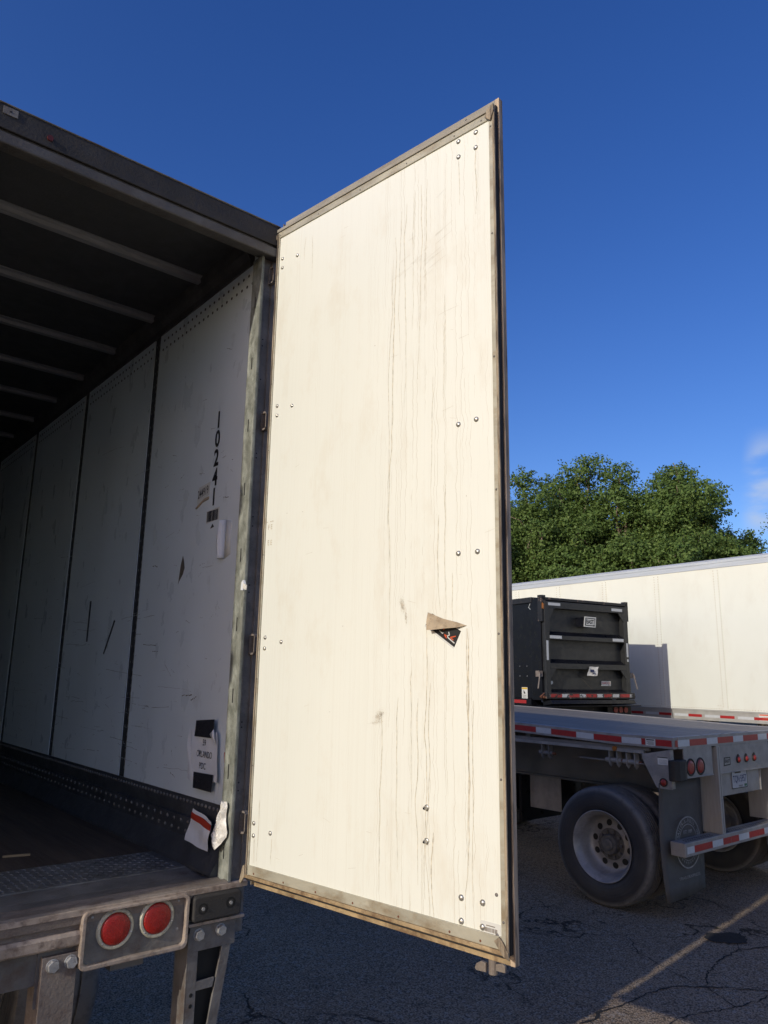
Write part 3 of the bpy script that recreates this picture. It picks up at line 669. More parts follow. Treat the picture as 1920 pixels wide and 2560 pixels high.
for x, z in [(1.123, 3.883), (1.046, 3.885), (1.122, 3.821), (1.046, 3.821), (1.039, 2.799), (1.112, 2.801), (1.036, 2.361), (1.111, 2.360), (1.040, 1.335), (1.116, 1.336), (1.040, 1.272), (1.115, 1.272), (.909, 1.570), (.909, 1.472)]:
    q = g('bolt_door'); q.dome((x, .0042, z), .0098, .0065, 16)
    if x < .95: q.cyl((x+.001, -.010, z-.001), .006, .01, 'y', 6).mat(M['black']).cyl((x-.002, -.0105, z-.002), .0035, .002, 'y', 8)
    q.build('door_bolt', door, smooth=x > .95)
q = g('galv_dark').dome((1.164, .004, 1.366), .0055, .003, 12).dome((1.165, .004, 1.261), .0065, .004, 12)
for z in (3.87, 3.45, 3.0, 2.55, 2.1, 1.68, 1.30): q.dome((1.189, -.001, z), .004, .0025, 8)
for z in (3.86, 3.2, 2.9, 2.45, 1.95, 1.62): q.dome((.041, -.001, z), .003, .002, 8)
q.mat(M['rust'])
for x in (.08, .25, .42, .60, .80, 1.0, 1.11): q.dome((x, -.001, 1.236), .0038, .0022, 8)
q.mat(M['galv_dark'])
for x in (.05, .3, .55, .8, 1.03, 1.15): q.dome((x, -.001, 3.914), .0035, .0022, 8)
q.build('trim_rivet', door)
# hinges
for z in (3.742, 3.045, 2.087, 1.405):
    q = g('steel_brown'); q.frame(rrect(-.030, .002, z-.042, z+.042, .008), rrect(-.022, .006, z-.034, z+.034, .005), .004, .022); q.mat(M['galv_dark']).box(-.02, .0, .0221, .030, z-.03, z+.03)
    q.build('hinge', door, bevel=.002)
# lock rod on the outside, sticking out at the bottom
q = g('steel_brown'); q.cyl((1.101, .075, 1.130), .0135, 2.80, 'z', 16).cyl((1.101, .075, 1.180), .020, .008, 'z', 18).cyl((1.101, .075, 1.174), .017, .006, 'z', 18)
q.cyl((.62, .075, 1.20), .0135, 2.73, 'z', 12)
q.build('lock_rod', door, smooth=False)
q = g('steel_brown')
q.prism([(1.088, 1.135), (1.088, 1.160), (1.072, 1.162), (1.055, 1.152), (1.048, 1.138), (1.055, 1.133)], .055, .066, 'y')
q.prism([(1.114, 1.142), (1.114, 1.160), (1.136, 1.166), (1.146, 1.162), (1.146, 1.143)], .068, .078, 'y')
pieces(q, 'lock_cam', door, bevel=.002)
q = g('rubber'); q.prism([(1.075, 3.95), (1.09, 3.95), (1.074, 3.962), (1.070, 3.978), (1.064, 3.976), (1.066, 3.958)], .02, .04, 'y'); q.build('top_keeper', door)
for x in (.62, 1.101):
    q = g('steel_brown')
    for z in (1.4, 2.1, 2.8, 3.5): q.box(x-.03, x+.03, .045, .062, z-.03, z+.03)
    q.build('rod_bracket', door)
# bar code sticker, half peeled black sticker, ghost lettering, smudges
q = g('label'); q.box(1.108, 1.177, .0030, .0042, 1.247, 1.290)
q.mat(M['steel_brown'])
random.seed(3)
for (x0, z0, hh) in ((1.118, 1.264, .011), (1.112, 1.2495, .010)):
    x = x0
    while x < x0+.047:
        w_ = random.choice((.0010, .0018, .0028)); q.box(x, x+w_, .0024, .0031, z0, z0+hh); x += w_+random.choice((.0011, .002))
q.box(1.128, 1.158, .0024, .0031, 1.279, 1.2815)
q.build('barcode_sticker', door)
stk = g('ink'); stk.prism([(.901, 2.136), (.928, 2.172), (1.0445, 2.112), (1.018, 2.062)], .0030, .0042, 'y')
stk.mat(M['label']).prism([(.896, 2.132), (.901, 2.136), (1.018, 2.062), (1.013, 2.058)], .0032, .0040, 'y')
def stroke(gg, a, b, w_, y=.0024):
    dx, dz = b[0]-a[0], b[1]-a[1]; l = math.hypot(dx, dz); nx, nz = -dz/l*w_/2, dx/l*w_/2
    gg.prism([(a[0]+nx, a[1]+nz), (b[0]+nx, b[1]+nz), (b[0]-nx, b[1]-nz), (a[0]-nx, a[1]-nz)], y, y+.0007, 'y')
stk.mat(M['label'])
P_ = lambda a, b: (.901+(a-215)*.0001245*1.06, 2.136-(b-605)*.000125-.0)
def PX(a, b):   # sticker print positions measured on the sticker itself
    return (.9005+(a-215)*.0001515, 2.1365-(b-605)*.0001165-(a-215)*.0000065)
for a, b in (((850, 795), (870, 890)), ((870, 890), (850, 880)), ((860, 885), (815, 900)), ((815, 900), (830, 950)), ((830, 950), (1000, 1095))): stroke(stk, PX(*a), PX(*b), .0034)
for a, b in (((640, 800), (690, 845)), ((690, 845), (700, 810)), ((600, 760), (640, 800))): stroke(stk, PX(*a), PX(*b), .0020)
stk.mat(M['orange'])
for a, b in (((1035, 905), (885, 945)), ((885, 945), (970, 1010)), ((730, 870), (800, 900)), ((735, 875), (795, 965)), ((700, 740), (735, 715))): stroke(stk, PX(*a), PX(*b), .0034)
st = stk.build('peeling_sticker', door)
q = g('brownbag')
vs = [(.912, .001, 2.176), (.975, .0015, 2.153), (1.03, .001, 2.140), (1.068, .0035, 2.128), (1.03, -.010, 2.122), (.99, -.016, 2.120), (.95, -.020, 2.117), (.926, -.024, 2.117), (.918, -.014, 2.145)]
q.add(vs, [(0, 1, 8), (1, 7, 8), (1, 6, 7), (1, 5, 6), (1, 2, 5), (2, 4, 5), (2, 3, 4)])
fo = q.build('folded_backing', st, fix=False); fo.modifiers.new('s', 'SOLIDIFY').thickness = .0008
q = g('ghost')
q.text('F E', .030, (.072, .0038, 2.563), .75).text('E E', .030, (.074, .0038, 2.497), .75)
for (x, z) in ((.045, 2.585), (.07, 2.585), (.082, 2.586)): q.box(x, x+.010, .0030, .0036, z, z+.003)
q.build('faded_stencil', door, fix=False)
random.seed(11)
for (cx, cz, sx, sz, n, tl) in ((.800, 2.205, .013, .020, 420, -.5), (.702, 1.838, .024, .016, 460, .3), (.815, 2.165, .006, .020, 150, -.3), (.690, 1.815, .045, .004, 120, .1)):
    q = g('stain')
    for _ in range(n):
        a, b = random.gauss(0, 1), random.gauss(0, 1); x, z = cx+a*sx*.6, cz+b*sz*.7+a*tl*sx
        r_ = random.uniform(.0005, .0014)/(1+.3*(a*a+b*b)); q.add([(x-r_, .0034, z), (x, .0034, z-r_*.7), (x+r_, .0034, z+.3*r_), (x, .0034, z+r_*1.6)], [(0, 1, 2, 3)])
    q.build('dirt_smudge', door, fix=False)
# scraped patch near the top and light scratches
q = g('stain')
for _ in range(16):
    x, z = random.uniform(.70, .95), random.uniform(3.42, 3.52)+random.gauss(0, .02); l = random.uniform(.02, .09)
    q.add([(x, .0034, z), (x+l, .0034, z+l*.33), (x+l, .0034, z+l*.33+.0006), (x, .0034, z+.0008)], [(0, 1, 2, 3)])
for _ in range(26):
    x, z = random.uniform(.08, 1.15), random.uniform(1.3, 3.8); l = random.uniform(.01, .05); a = random.uniform(-.3, .5)
    q.add([(x, .0034, z), (x+l, .0034, z+l*a), (x+l, .0034, z+l*a+.0005), (x, .0034, z+.0007)], [(0, 1, 2, 3)])
q.build('scratch', door, fix=False)
# longer run-off lines that stand out on the lining
q = g('ghost'); random.seed(21)
for (x0, z0, z1, w_) in ((1.068, 2.12, 1.30, .0034), (1.064, 2.12, 1.42, .002), (.742, 3.62, 2.05, .0022), (.728, 3.50, 2.35, .0016), (.905, 2.13, 1.30, .0022), (.921, 1.95, 1.24, .0018), (.870, 1.9, 1.33, .002), (.785, 1.9, 1.36, .0018), (.71, 1.85, 1.28, .002), (.935, 1.5, 1.25, .0028), (1.122, 3.81, 3.55, .002), (1.046, 3.81, 3.62, .0014), (.068, 1.36, 1.27, .0022), (.17, 1.37, 1.28, .0016), (.09, 1.5, 1.27, .0018), (.775, 3.72, 3.1, .0014), (.80, 3.74, 2.9, .0018), (.835, 3.77, 3.2, .0014), (.87, 3.79, 3.0, .0018), (.90, 3.80, 3.3, .0013), (.93, 3.0, 2.5, .0014), (.98, 3.3, 2.9, .0012), (.26, 3.83, 3.6, .0012), (.22, 3.84, 3.72, .0012), (1.01, 2.3, 2.15, .0016), (.985, 2.6, 2.16, .0016), (.955, 2.5, 2.17, .0018), (1.09, 1.9, 1.31, .0018), (.845, 2.0, 1.55, .0015)):
    z = z0; x = x0; vs = []; d = 0
    while z > z1:
        d = d*.75+random.gauss(0, .0011); x += d*.5; x += (x0-x)*.06
        f_ = (z0-z)/(z0-z1); ww = w_*.8*random.uniform(.6, 1.0)*(1-.75*f_**3)*(.4+.6*min(1, f_*12)); vs += [(x-ww, .0036, z), (x+ww, .0036, z)]; z -= .011
    q.add(vs, [(2*i, 2*i+2, 2*i+3, 2*i+1) for i in range(len(vs)//2-1)])
q.build('runoff_stain', door, fix=False)
# unseen left door folded round, stood off rearward to keep sun off the liner
ld = bpy.data.objects.new('rear_door', None); C.objects.link(ld); ld.parent = van; ld.location = (-2.60, -.255, 0); ld.rotation_euler.z = rad(93)
tag(ld, 'unseen second rear door folded back, stood off to shade the liner')
g('white_side').box(0, 1.24, 0, .045, DZ0, DZ1+.05).build('door_panel', ld)
g('steel_brown').cyl((.62, -.03, 1.15), .0135, 2.8, 'z', 12).cyl((1.10, -.03, 1.15), .0135, 2.8, 'z', 12).build('lock_rod', ld)
g('steel_brown').box(-.02, .06, .0, .09, 1.36, 1.45).box(-.02, .06, .0, .09, 2.05, 2.13).box(-.02, .06, .0, .09, 3.0, 3.09).box(-.02, .06, .0, .09, 3.70, 3.79).box(-.0, .22, .046, .06, 1.36, 1.45).box(-.0, .22, .046, .06, 3.0, 3.09).build('hinge', ld)

# ---- things on the right wall, in wall axes: x towards the rear, y into the wall, z up
def wall(y, z=0, x=XR): return Matrix.Translation((x, y, z)) @ Matrix.Rotation(rad(-90), 4, 'Z')
WR = rad(-90)
def on_wall(q, name, y, z, x=XR, parent=None, **k):
    """build with coordinates relative to (y,z) on the wall; top-level unless parent given"""
    if parent is not None: return q.build(name, parent, loc=(x, y, z), rotz=WR, **k)
    w = Matrix.Translation(A_LOC) @ Matrix.Rotation(AYAW, 4, 'Z') @ Vector((x, y, z))
    return q.build(name, None, loc=tuple(w), rotz=AYAW+WR, **k)
q = g('ink')
for i, ch in enumerate('10241'): q.text(ch, .112, (0, -.0008, 3.137-.0937*i), .86, bold=.03)
on_wall(q, 'unit_number', .385, 0, parent=van, fix=False)
q = g('label'); q.prism([(-.06, -.03), (.063, .0), (.068, .062), (-.048, .052)], -.0012, -.0002, 'y')
q.mat(M['ink']).text('244919', .058, (0, -.0014, .020), .62, rot=rad(7))
q.mat(M['brownbag']).prism([(-.068, -.048), (-.055, -.052), (.0, -.028), (.062, -.022), (.066, -.010), (.02, -.014), (-.03, -.032)], -.006, -.0012, 'y')
on_wall(q, 'number_sticker', .495, 2.785, parent=van)
q = g('label'); q.prism([(-.062, -.030), (.062, -.024), (.062, .034), (-.062, .028)], -.0012, -.0002, 'y'); q.mat(M['ink']); random.seed(5); x = -.055
while x < .052:
    w_ = random.choice((.002, .003, .006)); q.box(x, x+w_, -.0019, -.0013, -.024, .026); x += w_+random.choice((.0018, .003))
q.prism([(-.016, -.058), (.020, -.054), (.004, -.038)], -.0016, -.0004, 'y')
on_wall(q, 'barcode_sticker', .384, 2.676, parent=van)
# scratches and scuffs on the first liner panel
q = g('smudge'); random.seed(9)
def scr(y, z, dy, dz, w_):
    n = 8; vs = []
    for i in range(n+1):
        f = i/n; a, b = -(y-.6)-dy*f*-1*-1, z+dz*f+random.gauss(0, w_*.5)
        ww = w_*random.uniform(.2, .7); vs += [(a, -.0006, b-ww), (a, -.0006, b+ww)]
    q.add(vs, [(2*i, 2*i+1, 2*i+3, 2*i+2) for i in range(n) if random.random() > .12])
for s_ in ((.923, 1.802, .22, .010, .0014), (.70, 1.812, .31, -.020, .0018), (.47, 1.873, .10, -.006, .0045), (.42, 1.87, .06, -.02, .006), (.50, 2.90, .05, .008, .003), (.22, 2.91, .012, .004, .003), (.645, 1.64, .0, .05, .005), (.63, 1.60, .012, .03, .006), (.56, 1.56, .0, .035, .003), (.585, 1.515, .05, .012, .003), (.9, 2.10, .16, .006, .003), (.86, 2.07, .08, .0, .003), (.3, 3.47, .05, .02, .0022), (.96, 2.50, .06, .004, .005), (.86, 2.42, .0, .06, .003), (1.1, 2.16, .1, .003, .002), (.7, 1.95, .1, .07, .002), (.24, 2.74, .05, .006, .003), (.25, 2.30, .0, .03, .003)): scr(*s_)
for s_ in ((1.05, 1.95, .5, .03, .0015), (.95, 2.25, .35, -.015, .0012), (1.1, 1.62, .3, .01, .0014)): scr(*s_)
for _ in range(46):
    y, z = random.uniform(.2, 1.12), random.uniform(1.5, 3.3); scr(y, z, random.uniform(-.02, .05), random.uniform(-.02, .02), random.uniform(.0008, .002))
q.prism([(.6-.700, 2.385), (.6-.690, 2.40), (.6-.655, 2.43), (.6-.640, 2.46), (.6-.655, 2.50), (.6-.668, 2.522), (.6-.684, 2.48)], -.0009, -.0003, 'y')
on_wall(q, 'scuff_mark', .6, 0, parent=van, fix=False)
M['scrape'] = mat('faint_scrape', (.40, .42, .43), .6, bump=0)
q = g('scrape'); random.seed(31)
for _ in range(150):
    y = random.uniform(.15, 3.4); z = min(3.3, 1.5+abs(random.gauss(0, .7)))
    if any(abs(y-s_) < .07 for s_ in seams): continue
    l = random.choice((.03, .06, .1, .25)); yb_ = next(s_ for s_ in seams if s_ > y)-.045; l = min(l, yb_-y)
    if l > .01: scr(y+l, z, l, random.uniform(-.02, .02), random.uniform(.0012, .003))
on_wall(q, 'scrape_mark', .6, 0, parent=van, fix=False)
# curled sheet on the wall
q = g('paper')
n = 10; vs = []
for i in range(n+1):
    f = i/n; z = .088-.172*f
    w_ = .040*math.sin(math.pi*(.12+.76*f))+.012
    vs += [(0, -.001, z), (-w_*.5, -.028, z), (-w_, -.018, z-.002), (-w_*.7, -.006, z-.002)]
for i in range(n):
    for k in range(3): q.f.append((4*i+k, 4*i+k+1, 4*i+5+k, 4*i+4+k)); q.m.append(0)
q.v += vs
q.mat(M['label']).prism([(0, .088), (.048, .08), (.052, -.07), (0, -.085)], -.0014, -.0004, 'y')
cs = on_wall(q, 'curled_sheet', .248, 2.547, fix=False, smooth=True); cs.modifiers.new('s', 'SOLIDIFY').thickness = .001
tag(cs, 'white sheet curling off the trailer wall below the barcode sticker', 'paper')
# black tape strips
q = g('tape_black'); q.prism([(-.012, -.122), (.012, -.121), (.014, .120), (-.010, .121)], -.0014, -.0002, 'y')
tag(on_wall(q, 'tape_strip', 1.905, 2.262), 'upright strip of black tape on the dim inner wall', 'tape', 'black tape strips on the wall')
q = g('tape_black'); q.prism([(-.072, -.090), (-.056, -.094), (.070, .088), (.052, .094)], -.0014, -.0002, 'y')
tag(on_wall(q, 'tape_strip', 1.545, 2.157), 'slanting strip of black tape on the dim inner wall', 'tape', 'black tape strips on the wall')
# ORLANDO notice
nt_ = bpy.data.objects.new('paper_notice', None); C.objects.link(nt_)
wv = Matrix.Translation(A_LOC) @ Matrix.Rotation(AYAW, 4, 'Z') @ Vector((XR, .285, 1.632)); nt_.location = wv; nt_.rotation_euler.z = AYAW+WR
tag(nt_, 'white paper notice reading ORLANDO held up by black tape', 'notice')
def sheet(q, x0, x1, z0, z1, y0, amp, seed, nx=12, nz=14, skew=0., edge=0.):
    random.seed(seed); ph = [random.uniform(0, 6) for _ in range(6)]; b = len(q.v)
    for j in range(nz+1):
        for i in range(nx+1):
            u, v = i/nx, j/nz
            y = y0-amp*(.5+.5*math.sin(7*u+ph[0]+2*v)*math.sin(4*v+ph[1]+3*u))-edge*(abs(2*u-1)**3)
            q.v.append((x0+(x1-x0)*u+skew*v+.003*math.sin(9*v+ph[2]), y, z0+(z1-z0)*v+.003*math.sin(8*u+ph[3])))
    for j in range(nz):
        for i in range(nx):
            q.f.append((b+j*(nx+1)+i, b+j*(nx+1)+i+1, b+(j+1)*(nx+1)+i+1, b+(j+1)*(nx+1)+i)); q.m.append(q.k)
    return q
q = g('paper'); sheet(q, -.166, -.060, -.112, .095, -.003, .010, 1, skew=-.008)
q.build('back_sheet', nt_, fix=False, smooth=True)
q = g('paper'); sheet(q, -.098, .128, -.098, .098, -.013, .005, 2, skew=-.024, edge=.004)
q.prism([(.060, .090), (.094, .112), (.112, .050)], -.030, -.029, 'y')
pn = q.build('notice_sheet', nt_, fix=False, smooth=True)
q = g('ink').text('59', .036, (-.003, -.0180, .050), .85, bold=0).text('ORLANDO', .038, (.002, -.0180, .003), .74, bold=0).text('PDC', .036, (-.008, -.0180, -.044), .85, bold=0)
q.build('lettering', pn, fix=False)
q = g('tape_black'); q.prism([(-.088, .072), (.060, .074), (.080, .098), (.082, .150), (-.080, .138)], -.024, -.0225, 'y')
q.build('tape', nt_); q = g('tape_black'); q.prism([(-.075, -.136), (.088, -.136), (.094, -.068), (-.077, -.072)], -.0225, -.021, 'y'); q.build('tape', nt_)
# red scrap beside the notice
q = g('label_red'); q.prism([(0, -.02), (.008, -.016), (.016, .004), (.004, .024), (-.004, .02)], -.004, -.001, 'y')
tag(on_wall(q, 'paper_scrap', .135, 1.635), 'small red paper scrap beside the notice by the corner post', 'scrap')
# envelope
env = bpy.data.objects.new('document_pouch', None); C.objects.link(env)
env.location = Matrix.Translation(A_LOC) @ Matrix.Rotation(AYAW, 4, 'Z') @ Vector((XR-.02, .262, 1.345)); env.rotation_euler.z = AYAW+WR
tag(env, 'crumpled white pouch with a red stripe hanging by the post', 'pouch')
def quadsheet(q, c4, y, amp, seed, n=10, j0=0, j1=None):
    random.seed(seed); ph = [random.uniform(0, 6) for _ in range(4)]; b = len(q.v); bl, br, tr, tl = [Vector((p[0], 0, p[1])) for p in c4]
    j1 = n if j1 is None else j1
    for j in range(j0, j1+1):
        for i in range(n+1):
            u, v = i/n, j/n; p = bl*(1-u)*(1-v)+br*u*(1-v)+tr*u*v+tl*(1-u)*v
            yy = y-amp*(.5+.5*math.sin(6*u+ph[0]+3*v)*math.sin(5*v+ph[1]-2*u)); q.v.append((p.x, yy, p.z))
    for j in range(j1-j0):
        for i in range(n): q.f.append((b+j*(n+1)+i, b+j*(n+1)+i+1, b+(j+1)*(n+1)+i+1, b+(j+1)*(n+1)+i)); q.m.append(q.k)
    return q
PC = ((-.116, -.056), (.073, -.071), (.105, .045), (-.055, .076))
q = g('paper'); quadsheet(q, PC, -.004, .014, 4); q.build('pouch', env, fix=False, smooth=True)
q = g('label_red'); quadsheet(q, PC, -.0055, .014, 4, 10, 7, 9); q.build('stripe', env, fix=False, smooth=True)
# plastic bag snagged on the post
q = g('plastic'); random.seed(8); n = 22
wv_ = [(random.uniform(3, 17), random.uniform(3, 17), random.uniform(0, 6), random.uniform(.1, 1)) for _ in range(9)]
for j in range(n+1):
    for i in range(n+1):
        u, v = i/n, j/n
        left = -.100*(1-v)**2-.012*v-.018*math.sin(3.1*v); right = .026+.006*math.sin(9*v)-.012*v
        hgt = -.052+.14*v-.030*math.sin(math.pi*u)*(1-v)+.012*math.sin(8*u)*(1-v)
        f = sum(w_*abs(math.sin(a_*u+b_*v+c_)) for a_, b_, c_, w_ in wv_)/sum(w[3] for w in wv_)
        q.v.append((left+(right-left)*u, -.004-.030*f*math.sin(math.pi*min(1, max(0, u*.9+.05)))-.004*f, hgt))
for j in range(n):
    for i in range(n): q.f.append((j*(n+1)+i, j*(n+1)+i+1, (j+1)*(n+1)+i+1, (j+1)*(n+1)+i)); q.m.append(0)
wb = on_wall(q, 'plastic_bag', .052, 1.395, x=-.046, fix=False)
wb.modifiers.new('s', 'SOLIDIFY').thickness = .0008
tag(wb, 'torn clear plastic wrap snagged low on the bright corner post', 'plastic')
q = g('paper'); q.prism([(-.012, -.018), (.008, -.020), (.014, .006), (.004, .022), (-.008, .014)], -.012, -.002, 'y'); q.mat(M['plastic']).prism([(.010, -.010), (.038, -.022), (.040, -.002), (.016, .008)], -.016, -.012, 'y')
tag(on_wall(q, 'tape_scrap', .008, 2.322, x=-.046), 'small torn white scrap stuck halfway up the corner post', 'scrap')
q = g('wood'); q.T = Matrix.Rotation(rad(-14), 4, 'Z'); q.box(-.05, .055, -.007, .007, .0, .008).box(.0, .05, .007, .010, .0, .006)
w = Matrix.Translation(A_LOC) @ Matrix.Rotation(AYAW, 4, 'Z') @ Vector((-.573, .878, ZF+.001))
tag(q.build('wood_chip', None, loc=tuple(w), rotz=AYAW), 'splinter of pale wood lying on the dark trailer floor', 'wood')

# ------------------------------------------------------------------ flatbed
BYAW = rad(39.82)
fb = empty('flatbed_trailer', (2.4991, 6.681, 0), BYAW, 'grey aluminium flatbed trailer parked beyond the open door', 'trailer')
ZD = 1.4936; BW = 2.59; BL = 14.6
def camber(y): return .11*math.sin(math.pi*min(1, max(0, (y-.6)/11.)))
def bent(mt, x0, x1, z0, z1, name, ya=.0, yb=BL, n=24):
    q = g(mt); ys = [ya+(yb-ya)*i/n for i in range(n+1)]; vs = []
    for y in ys:
        c_ = camber(y); vs += [(x0, y, z0+c_), (x1, y, z0+c_), (x1, y, z1+c_), (x0, y, z1+c_)]
    fs = [(0, 1, 2, 3), tuple(4*n+k for k in (3, 2, 1, 0))]
    for i in range(n):
        for k in range(4): fs.append((4*i+k, 4*i+4+k, 4*i+4+(k+1) % 4, 4*i+(k+1) % 4))
    q.add(vs, fs); return q
bent('deck', .07, BW-.07, ZD-.04, ZD-.006, 'd', .05).build('deck', fb)
bent('alum', .0, .07, ZD-.0985, ZD, 'r').build('side_rail', fb, bevel=.004)
bent('alum', BW-.07, BW, ZD-.0985, ZD, 'r').build('side_rail', fb, bevel=.004)
q = g('alum'); q.box(.071, BW-.071, -.006, .049, ZD-.0985, ZD+.001).mat(M['black'])
for x in (.52, .92, 1.4, 1.9): q.prism([(x-.03, .012), (x+.03, .012), (x+.02, .03), (x-.02, .03)], ZD+.0012, ZD+.002, 'z')
q.build('rear_rail', fb, bevel=.003)
# reflective tape along the side: edges measured in metres from the rear corner
sq = [(0.012, .164, 'red'), (.301, .499, 'wht'), (.263, .299, 'red')]
side = [(.012, .164, 'red'), (.262, .301, 'red'), (.301, .499, 'wht'), (.499, .795, 'red'), (.795, .989, 'wht'), (.989, 1.284, 'red'), (1.284, 1.471, 'wht'), (1.471, 1.77, 'red')]
y = 1.77
while y < 13.5: side += [(y, y+.19, 'wht'), (y+.19, y+.48, 'red')]; y += .48
qa, qb = g('red'), g('wht')
for a, b, c_ in side:
    ca_ = camber((a+b)/2); qq = qa if c_ == 'red' else qb
    qq.add([(-.0012, a+.001, ZD-.078+camber(a)), (-.0012, b-.001, ZD-.078+camber(b)), (-.0012, b-.001, ZD-.026+camber(b)), (-.0012, a+.001, ZD-.026+camber(a))], [(0, 1, 2, 3)])
rear = [(.024, .066, 'red'), (.066, .262, 'wht'), (.262, .565, 'red'), (.565, .764, 'wht'), (.764, 1.065, 'red'), (1.065, 1.265, 'wht'), (1.265, 1.574, 'red'), (1.574, 1.771, 'wht'), (1.771, 2.07, 'red'), (2.07, 2.27, 'wht'), (2.27, 2.56, 'red')]
for a, b, c_ in rear:
    (qa if c_ == 'red' else qb).box(a+.001, b-.001, -.0075, -.0062, ZD-.079, ZD-.025)
pieces(qa, 'reflective_tape', fb, fix=False); pieces(qb, 'reflective_tape', fb, fix=False)
q = g('label'); q.box(-.0016, .0, .168, .259, ZD-.082, ZD-.024); q.mat(M['ink']).box(-.0022, -.0016, .176, .252, ZD-.038, ZD-.029)
for k in range(4): q.box(-.0022, -.0016, .180, .248-.012*(k % 2), ZD-.050-.008*k, ZD-.047-.008*k)
q.build('warning_label', fb)
# main beams, cross members, lower rub line
for x in (.80, 1.74):
    q = g('beam'); q.box(x, x+.02, .25, 13, .935, 1.36).box(x-.05, x+.07, .25, 13, .915, .934); q.build('main_beam', fb)
q = g('beam'); q.box(.03, .06, .25, 14, 1.362, 1.392); q.mat(M['alum']).box(.02, .06, .30, 14, 1.335, 1.362)
for k in range(24): q.mat(M['beam']).box(.07, BW-.07, .5+k*.55, .56+k*.55, 1.35, 1.452)
q.build('cross_member', fb)
q = g('amber'); q.cyl((.01, .588, 1.358), .022, .03, 'x', 16); q.build('side_marker', fb)
for y0 in (.62, .44, 1.39):
    q = g('beam' if y0 > 1 else 'alum'); s_ = .03
    q.box(.03, .10, y0-.045, y0-.037, 1.215, 1.335).box(.03, .10, y0+.037, y0+.045, 1.215, 1.335)
    q.prism([(.03, 1.215), (.10, 1.215), (.06, 1.19)], y0-.045, y0-.037, 'y').prism([(.03, 1.215), (.10, 1.215), (.06, 1.19)], y0+.037, y0+.045, 'y')
    q.cyl((.065, y0-.07, 1.25), .022, .16, 'y', 14); q.mat(M['rust']).cyl((.065, y0-.10, 1.25), .014, .03, 'y', 12)
    q.build('strap_winch', fb, bevel=.001)
q = g('beam'); q.box(.05, .09, .3, 1.0, 1.24, 1.25); q.build('winch_track', fb)
# side gusset, rear corner
q = g('alum'); q.prism([(.302, 1.30), (.302, 1.335), (.03, 1.39), (.03, 1.065), (.165, 1.065), (.185, 1.085)], -.004, .006, 'x'); q.box(.006, .05, .03, .06, 1.07, 1.39)
q.build('corner_gusset', fb, bevel=.002)
q = g('rubber'); q.cyl((-.012, .105, 1.118), .036, .010, 'x', 24); q.build('lamp_grommet', fb); q = g('lens_b'); q.lathe([(-.0125, .027), (-.020, .022), (-.022, .0001)], (0, .105, 1.118), 'x', 24); q.build('side_lamp', fb, smooth=True)
q = g('label'); q.box(-.006, -.0042, .055, .150, 1.262, 1.322); q.mat(M['ink']).box(-.0066, -.006, .055, .150, 1.318, 1.325)
for k in range(4): q.box(-.0064, -.006, .065, .14, 1.272+.009*k, 1.2735+.009*k)
q.build('data_plate', fb)
q = g('rubber')
nseg = 8; pr = [(-.055+.0*0, 1.300)]
vs = []
prof = [(-.052, .03), (-.058, .00), (-.05, -.03), (.0, -.05), (.08, -.052), (.15, -.03), (.158, .0), (.15, .03)]
q.prism([(a, b) for a, b in prof], 1.140, 1.308, 'z'); q.build('corner_bumper', fb, bevel=.008)
q = g('alum'); q.prism([(.160, 1.155), (.655, 1.155), (.655, 1.395), (.160, 1.395), (.160, 1.31), (.150, 1.28), (.150, 1.19)], .0, .012, 'y'); q.box(.15, .655, -.008, .0, 1.147, 1.156); q.build('lamp_plate', fb, bevel=.002)
for x in (.262, .430):
    q = g('rubber'); q.lathe([(0, .074), (-.006, .074), (-.010, .068), (-.008, .060), (-.003, .058)], (x, 0, 1.236), 'y', 36); smooth_auto(q.build('lamp_grommet', fb))
    q = g('lens_b'); q.lathe([(-.002, .058), (-.008, .054), (-.010, .03), (-.0105, .0001)], (x, 0, 1.236), 'y', 36); q.build('tail_lamp', fb, smooth=True)
for x in (.66, 1.80):
    q = g('alum_brushed')
    s_ = 1 if x < 1 else -1; xo = x+.136 if s_ == 1 else x
    q.box(x+.062, x+.136, -.004, .006, .641, 1.394)           # rear flange
    q.box(x+.060, x+.0685, .0065, .27, .641, 1.38)             # web seen from the side
    q.box(x+.128, x+.136, .0065, .05, .641, 1.38)
    q.box(x+.062, x+.080, -.012, -.0045, .645, 1.39)
    q.mat(M['beam']).box(x+.105, x+.112, -.006, -.0042, .65, 1.38)
    q.build('guard_post', fb, bevel=.002)
q = g('alum'); q.box(.799, 1.795, .0, .012, 1.150, 1.394).box(.799, 1.795, -.006, .0, 1.146, 1.153); q.build('rear_plate', fb, bevel=.002)
q = g('alum'); q.box(.799, 1.62, .030, .042, .945, 1.1455).box(1.615, 1.63, .02, .043, .945, 1.1455); q.build('licence_panel', fb, bevel=.002)
for x in (1.137, 1.295, 1.460):
    q = g('rubber'); q.lathe([(0, .034), (-.010, .033), (-.014, .026)], (x, 0, 1.255), 'y', 20).prism([(x-.02, 1.285), (x+.02, 1.285), (x, 1.302)], -.012, -.001, 'y'); q.build('lamp_grommet', fb)
    q = g('lens_b'); q.lathe([(-.012, .026), (-.022, .022), (-.027, .0001)], (x, 0, 1.255), 'y', 20); q.build('marker_lamp', fb, smooth=True)
q = g('ink'); q.frame([(.856, 1.208), (.990, 1.214), (.990, 1.285), (.870, 1.285)], [(.874, 1.219), (.981, 1.224), (.981, 1.276), (.882, 1.276)], -.0012, -.0002); q.text('EAST', .040, (.930, -.0006, 1.249), 1., shear=.12, bold=.03)
q.build('maker_badge', fb)
